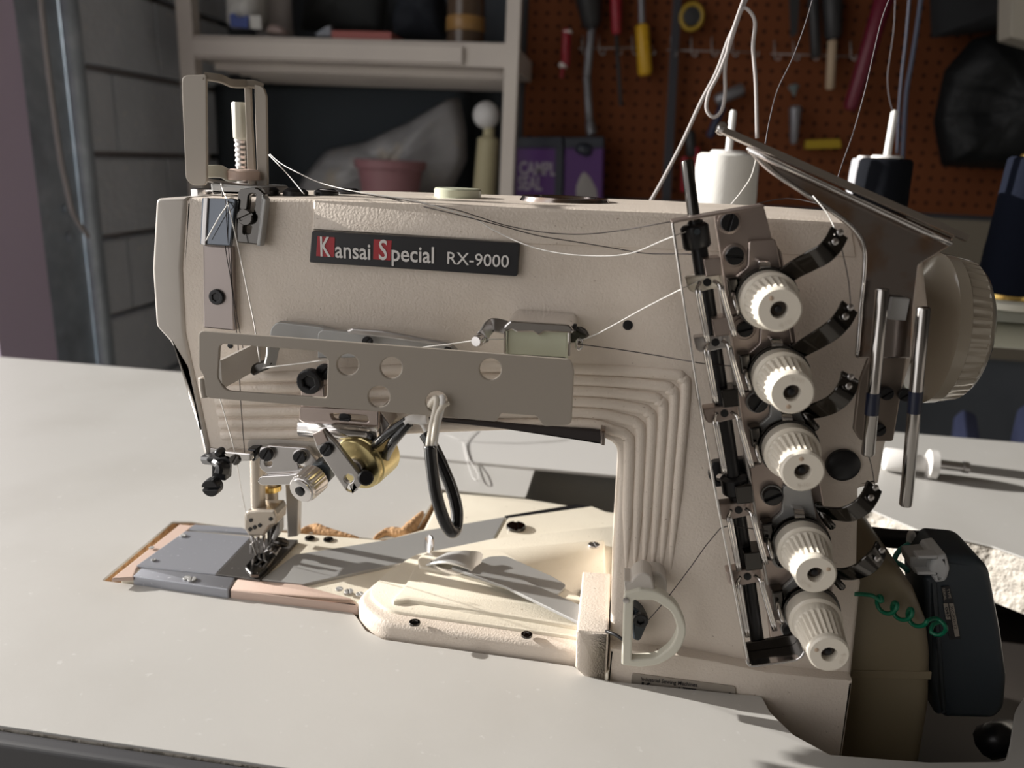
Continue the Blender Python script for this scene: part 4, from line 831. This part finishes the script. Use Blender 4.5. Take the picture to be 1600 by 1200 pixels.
tag(pillow('plastic_sack', [(452, 329), (470, 282), (510, 235), (570, 222), (640, 190), (700, 155), (718, 152), (728, 200), (730, 250), (706, 300), (690, 330)], 1.43, .052, sackm, amp=.22, fr=14), 'crumpled cloudy plastic sack on the lower shelf', 'sack')
c = F(612, 345, 1.26); pm = mat('dusty_pink_plastic', (.27, .13, .145), .5)
tag(lathe('flower_pot', (c.x, 1.25, zl), (0, 0, 1), [(0, .048), (.001, .05), (.10, .066), (.102, .072), (.118, .074), (.119, .068), (.02, .05)], pm, None, 28), 'dusty pink plastic pot in front of the plastic sack', 'pot')
bt = thing('mallet', F(758, 345, 1.30), 'round white knob on a yellowish stick leaning by the right shelf post', 'mallet')
bt.location.z = zl; LOC[bt.name] = V(bt.location)
c = F(760, 180, 1.30); cs = .0275
lathe('knob', c - V((0, 0, cs)), (0, 0, 1), [(cs * (1 - math.cos(k * math.pi / 12)), max(.0006, cs * math.sin(k * math.pi / 12))) for k in range(13)], mat('white_ball', (.66, .66, .66), .5), bt, 24)
lathe('stick', (F(756, 280, 1.30).x, 1.30, zl), (.04, 0, 1), [(0, .026), (.17, .022), (.175, .012), (c.z - cs - zl + .004, .011)], mat('olive_cream_stick', (.42, .38, .24), .6), bt, 18)
# upper shelf
bagm = mat('white_bag_plastic', (.55, .55, .53), .45, var=[(20, (.42, .42, .41), .45, .65)])
bg = thing('white_bag', V((F(385, 50, 1.25).x, 1.25, zt)), 'white plastic bag with blue print on the upper shelf', 'bag')
pillow('bag_body', [(354, -40), (415, -40), (412, 44), (360, 46)], 1.25, .045, bagm, bg, amp=.12, fr=22)
plate('blue_print', [(358, 22), (365, 20), (372, 27), (388, 24), (387, 44), (360, 42)], 1.196, .004, mat('blue_print', (.03, .06, .25), .5), bg, 1)
plate('white_print', [(389, 24), (407, 24), (408, 45), (392, 45)], 1.196, .004, mat('print_white', (.55, .55, .53), .5), bg, 1)
bt2 = thing('canister', V((F(430, 50, 1.33).x, 1.33, zt)), 'pale grey canister beside the white bag on the upper shelf', 'canister')
lathe('body', (F(430, 50, 1.33).x, 1.33, zt), (0, 0, 1), [(0, .036), (.003, .038), (.028, .038), (.034, .036), (.20, .036)], mat('pale_grey_plastic', (.42, .40, .40), .5), bt2, 24)
tag(pillow('rag', [(417, 54), (422, 40), (435, 38), (447, 46), (448, 55)], 1.24, .02, mat('pinkish_rag', (.45, .36, .34), .8), amp=.3, fr=30), 'small pinkish rag in front of the pale canister', 'rag')
tag(pillow('plastic_wrap', [(490, 57), (500, 47), (518, 38), (522, 48), (520, 59)], 1.25, .012, mat('clear_wrap', (.30, .33, .38), .25), amp=.3, fr=40), 'crinkled clear wrap beside the red folder', 'wrap')
p = F(572, 57, 1.25); tag(box('folder', (p.x, 1.28, zt + .009), (.12, .12, .016), mat('dull_red_card', (.35, .10, .09), .6), None, b=.003), 'flat dull red folder lying on the upper shelf', 'folder')
tag(pillow('dark_bag', [(618, 64), (612, 30), (640, -40), (690, -40), (700, 20), (705, 66)], 1.40, .06, mat('dark_navy_cloth', (.012, .016, .025), .8), amp=.2, fr=12), 'dark navy cloth bag on the upper shelf', 'bag')
jr = thing('glass_jar', V((F(727, 60, 1.31).x, 1.31, zt)), 'brown glass jar with amber base by the right shelf post', 'jar')
jx = F(727, 60, 1.31).x
lathe('glass', (jx, 1.31, zt), (0, 0, 1), [(0, .034), (.002, .038), (.16, .038), (.19, .028)], mat('brown_glass', (.09, .06, .04), .12), jr, 28)
lathe('amber_contents', (jx, 1.31, zt + .03), (0, 0, 1), [(0, .036), (.004, .0392), (.028, .0392), (.032, .036)], mat('amber', (.32, .18, .06), .3), jr, 28)
tag(pillow('black_sack', [(470, 48), (480, -40), (610, -40), (600, 50)], 1.50, .05, mat('black_cloth', (.05, .055, .058), .9), amp=.2, fr=10), 'black cloth heap at the back of the upper shelf', 'cloth')
tag(pillow('black_heap', [(330, 324), (335, 132), (560, 128), (735, 134), (740, 324)], 1.535, .015, mat('dark_grey_tarp', (.07, .085, .10), .9), amp=.15, fr=7), 'dark grey tarp behind the plastic sack on the lower shelf', 'tarp')

# ================================================================ pegboard wall with tools
YP = 1.46
pg = D.materials.new('brown_pegboard'); pg.use_nodes = True; nt = pg.node_tree; N_, L_ = nt.nodes, nt.links; bs = N_['Principled BSDF']; bs.inputs['Roughness'].default_value = .8; bs.inputs['Specular IOR Level'].default_value = .1
gp = N_.new('ShaderNodeNewGeometry'); sp_ = N_.new('ShaderNodeSeparateXYZ'); L_.new(gp.outputs['Position'], sp_.inputs[0])
def mth(op, a, b=None, c=None):
    n = N_.new('ShaderNodeMath'); n.operation = op
    for i, v in enumerate((a, b, c)):
        if v is None: continue
        if isinstance(v, (int, float)): n.inputs[i].default_value = v
        else: L_.new(v, n.inputs[i])
    return n.outputs[0]
fx = mth('SUBTRACT', mth('FRACT', mth('MULTIPLY', sp_.outputs[0], 1 / .0254)), .5); fz = mth('SUBTRACT', mth('FRACT', mth('MULTIPLY', sp_.outputs[2], 1 / .0254)), .5)
dd = mth('SQRT', mth('ADD', mth('MULTIPLY', fx, fx), mth('MULTIPLY', fz, fz))); hole = mth('LESS_THAN', dd, .16)
nn = N_.new('ShaderNodeTexNoise'); nn.inputs['Scale'].default_value = 14; L_.new(gp.outputs['Position'], nn.inputs['Vector'])
m1 = N_.new('ShaderNodeMix'); m1.data_type = 'RGBA'; L_.new(nn.outputs['Fac'], m1.inputs[0]); m1.inputs[6].default_value = (.125, .040, .016, 1); m1.inputs[7].default_value = (.16, .054, .022, 1)
m2 = N_.new('ShaderNodeMix'); m2.data_type = 'RGBA'; L_.new(hole, m2.inputs[0]); L_.new(m1.outputs[2], m2.inputs[6]); m2.inputs[7].default_value = (.03, .012, .008, 1); L_.new(m2.outputs[2], bs.inputs['Base Color'])
zpb = F(1000, 310, YP).z
x0 = F(822, 100, YP).x
pb = box('pegboard', ((x0 + 1.15) / 2, YP + .004, (zpb + 1.1) / 2), (1.15 - x0, .008, 1.1 - zpb), pg, None, b=.001)
tag(pb, 'brown perforated pegboard on the back wall', 'pegboard')
struct(box('trim_2', (x0 - .017, YP + .02, .42), (.03, .04, 1.3), mat('dark_batten', (.03, .03, .035), .6)))
struct(box('trim_3', ((x0 + 1.15) / 2, YP + .03, zpb - .16), (1.15 - x0, .06, .30), mat('dim_beige_board', (.20, .175, .135), .7)))
struct(box('trim_4', ((x0 + 1.15) / 2, YP + .07, .15), (1.15 - x0, .10, 1.7), darkwall))
redh = mat('red_tool_plastic', (.30, .015, .03), .35); yelh = mat('yellow_tool_plastic', (.62, .36, .02), .35); tool = mat('tool_steel', (.22, .22, .24), .4, .6); blkh = mat('black_tool_grip', (.02, .02, .022), .5)
wood = mat('pale_wood_handle', (.42, .32, .22), .6)
YT = 1.42
def rod(name, a, b, rpx, m, parent, taper=1., yy=YT, seg=14):
    P, Q = F(*a, yy), F(*b, yy); r = rpx / 690.; L = (Q - P).length
    return lathe(name, P, Q - P, [(0, r * .7), (r * .4, r), (L - r * .4, r * taper), (L, r * taper * .7)], m, parent, seg)
def tool_(name, lab, px, py, cat): return thing(name, F(px, py, YT), lab, cat)
t = tool_('screwdriver', 'small red screwdriver with white bands, leftmost on the pegboard', 885, 110, 'screwdriver'); rod('handle', (886, 45), (883, 105), 7, redh, t); rod('band', (887, 46), (886, 54), 7.5, signw, t); rod('band', (881, 98), (880, 106), 7.5, signw, t); rod('blade', (880, 105), (877, 122), 3, redh, t)
t = tool_('caulking_gun', 'grey rod with black grip hanging on the pegboard left of the red handle', 920, 210, 'caulking gun'); rod('grip', (918, -20), (925, 44), 21, blkh, t, .7); rod('rod', (925, 42), (917, 120), 6, tool, t); rod('rod', (917, 118), (921, 190), 6, tool, t); rod('tip', (921, 188), (925, 212), 7, tool, t, 1.2)
t = tool_('screwdriver', 'long screwdriver with dark red handle and thin black shaft on the pegboard', 965, 165, 'screwdriver'); rod('handle', (962, -25), (963, 54), 9, redh, t, .8); rod('shaft', (963, 52), (970, 165), 3, blkh, t)
t = tool_('chisel', 'chisel with yellow handle hanging head-down on the pegboard', 1005, 118, 'chisel'); rod('handle', (1003, 38), (1008, 118), 10, yelh, t, 1.05); rod('blade', (1002, -20), (1003, 40), 5, tool, t)
t = tool_('steel_rule', 'long dark steel bar hanging down the pegboard behind the slanting cord', 1045, 310, 'bar'); plate('blade', [(1053, -20), (1066, -20), (1048, 312), (1034, 312)], YT, .006, mat('dark_blue_steel', (.045, .045, .055), .4, .4), t)
t = tool_('tape_ring', 'round yellow and black tape reel hanging on the pegboard', 1080, 48, 'tape reel')
p = F(1081, 26, YT); tube('yellow_ring', [p + V((.021 * math.cos(k * math.pi / 6), 0, .024 * math.sin(k * math.pi / 6))) for k in range(12)], .0052, mat('olive_yellow', (.34, .22, .02), .4), t, 8, 3, True)
lathe('reel', p + V((0, .008, 0)), (0, -1, 0), [(0, .018), (.012, .018), (.013, .006)], blkh, t, 22)
t = tool_('hammer', 'dark hammer head hanging on the pegboard behind the looped cord', 1135, 190, 'hammer'); rod('head', (1118, 158), (1162, 138), 9, tool, t); rod('handle', (1108, 215), (1130, 165), 6, mat('navy_grip', (.015, .02, .06), .5), t)
t = tool_('pliers', 'red handled pliers low on the pegboard behind the white cone', 1085, 300, 'pliers'); rod('handle', (1070, 245), (1068, 300), 5, redh, t); rod('handle', (1088, 230), (1092, 300), 5, redh, t); rod('jaw', (1078, 205), (1080, 245), 8, blkh, t)
t = tool_('hatchet', 'black headed tool with pale wooden handle on the pegboard', 1298, 140, 'hatchet'); rod('handle', (1301, 62), (1297, 140), 6.5, wood, t); rod('head', (1300, -20), (1302, 62), 15, blkh, t, .8); rod('neck', (1270, -20), (1275, 90), 8, blkh, t, .9)
t = tool_('red_pole', 'dark crimson pole leaning in front of the pegboard', 1330, 180, 'pole'); rod('shaft', (1390, -30), (1328, 172), 13, mat('crimson_paint', (.13, .008, .025), .4), t, .75, 1.38)
t = tool_('putty_knife', 'dark putty knife with grey blade near the middle of the pegboard', 1240, 230, 'putty knife'); rod('handle', (1243, 165), (1240, 225), 9, tool, t, .6); rod('blade', (1240, 132), (1241, 150), 8, mat('dull_green_grey', (.13, .16, .16), .5), t, .3)
t = tool_('level', 'small yellow tool hanging behind the chrome rail on the pegboard', 1285, 235, 'level'); plate('body', [(1260, 219, 3), (1313, 217, 3), (1315, 231, 3), (1259, 233, 3)], YT, .02, mat('mustard_plastic', (.36, .25, .01), .5), t, 2)
t = tool_('saw', 'dark hand saw hanging on the pegboard left of the pale wooden handle', 1245, 60, 'saw'); plate('blade', [(1232, -30), (1252, -30), (1246, 52), (1236, 60)], YT, .004, blkh, t); 
for lab, x0_, x1_, y0_, s in (('white wire hook rail left of the long steel bar', 904, 1020, 76, -2), ('white wire hook rail right of the long steel bar', 1042, 1182, 78, 4), ('white wire hook rail left of the pale wooden handle', 1204, 1335, 84, 4)):
    t = thing('hook_rail', F(x0_, y0_, 1.44), lab, 'hook rail', 'wire hook rails on the pegboard')
    wm = mat('grey_wire', (.30, .28, .27), .4, .5)
    tube('wire', [F(x0_, y0_, 1.43), F(x1_, y0_ + s, 1.43)], .0015, wm, t, 6, 0)
    for k in range(5):
        xx = x0_ + 6 + (x1_ - x0_ - 12) * k / 4; tube('hook', [F(xx, y0_ - 20, 1.455), F(xx, y0_ - 18, 1.43), F(xx + 1, y0_ + 6, 1.425), F(xx + 8, y0_ + 9, 1.42), F(xx + 9, y0_ + 2, 1.42)], .0013, wm, t, 6, 3)
# purple sealant packets below the pegboard
pur = mat('purple_packet', (.085, .02, .16), .35); purd = mat('packet_dark_band', (.02, .025, .04), .4)
ppy = 1.36; zpk = F(840, 345, ppy).z
def packet(px0, px1, lab, extra):
    t = thing('packet', F((px0 + px1) / 2, 345, ppy), lab, 'packet', 'purple packets below the pegboard')
    plate('body', [(px0, 222), (px1, 222), (px1 - 3, 345), (px0 - 2, 345)], ppy, .05, pur, t, 2, bev=.004)
    plate('top_band', [(px0, 214), (px1, 213), (px1, 232), (px0, 232)], ppy - .002, .054, purd, t, 2, bev=.003)
    extra(t); return t
def e1(t):
    pw = mat('packet_lettering', (.34, .30, .36), .6)
    ftext('lettering', 'CAMPL', 811, 272, 868, 274, 20, ppy - .001, pw, t, bold=.03, th=.0008); ftext('lettering', 'SEAL', 809, 296, 847, 297, 21, ppy - .001, pw, t, bold=.03, th=.0008)
    plate('side_fold', [(868, 228), (880, 228), (878, 345), (866, 345)], ppy - .003, .05, purd, t, 1)
def e2(t):
    pillow('pale_flame_print', [(897, 345), (896, 290), (903, 270), (911, 257), (924, 270), (937, 295), (941, 345)], ppy + .004, .0065, mat('print_grey', (.33, .31, .30), .6), t, amp=.02)
    pillow('dark_grip', [(896, 236), (905, 222), (925, 226), (924, 242), (915, 246)], ppy - .004, .012, purd, t, amp=.05)
packet(805, 880, 'purple packet lettered SEAL right of the shelf post', e1)
packet(882, 944, 'purple packet with a pale drop print, right of the lettered packet', e2)
bench = mat('grey_bench_top', (.10, .10, .10), .7)
tag(box('back_bench', (.10, 1.33, zpk - .43), (.62, .22, .84), bench, None, b=.004), 'dim grey bench block carrying the purple packets', 'bench')
# big dark things on the right
bl = mat('black_bin_bag', (.006, .007, .008), .55, spec=.25, bump=(18, .5, .02))
tag(pillow('bin_bag', [(1470, 260), (1458, 190), (1475, 110), (1520, 60), (1600, 40), (1700, 80), (1720, 250), (1620, 268)], 1.36, .06, bl, amp=.2, fr=12), 'large black bin bag hanging at the right of the pegboard', 'bin bag')
tag(plate('white_box', [(1582, -30), (1640, -30), (1640, 75), (1580, 58)], 1.18, .05, mat('ivory_card', (.42, .39, .33), .6), None, 1, bev=.002), 'ivory card box cut off by the top right corner', 'box')
tag(pillow('dark_coat', [(1455, 60), (1450, -60), (1720, -60), (1720, 100), (1600, 45)], 1.39, .05, mat('black_coat', (.01, .011, .013), .9), amp=.2, fr=9), 'black coat hanging above the bin bag', 'coat')
tag(pillow('blue_cloth', [(1420, 1560), (1470, 900), (1488, 690), (1490, 652), (1505, 640), (1525, 648), (1532, 690), (1545, 900), (1520, 1560)], .62, .035, mat('slate_blue_cloth', (.10, .12, .24), .9), amp=.2, fr=30), 'slate blue cloth roll standing behind the table, seen between chrome posts and table edge', 'cloth roll', 'cloth rolls behind the table')
tag(pillow('blue_cloth', [(1545, 1560), (1566, 800), (1577, 695), (1590, 640), (1620, 620), (1660, 700), (1690, 900), (1680, 1560)], .62, .035, MATS['slate_blue_cloth'], amp=.2, fr=30, seed=3), 'slate blue cloth roll behind the table, the one at the right photo edge', 'cloth roll', 'cloth rolls behind the table')
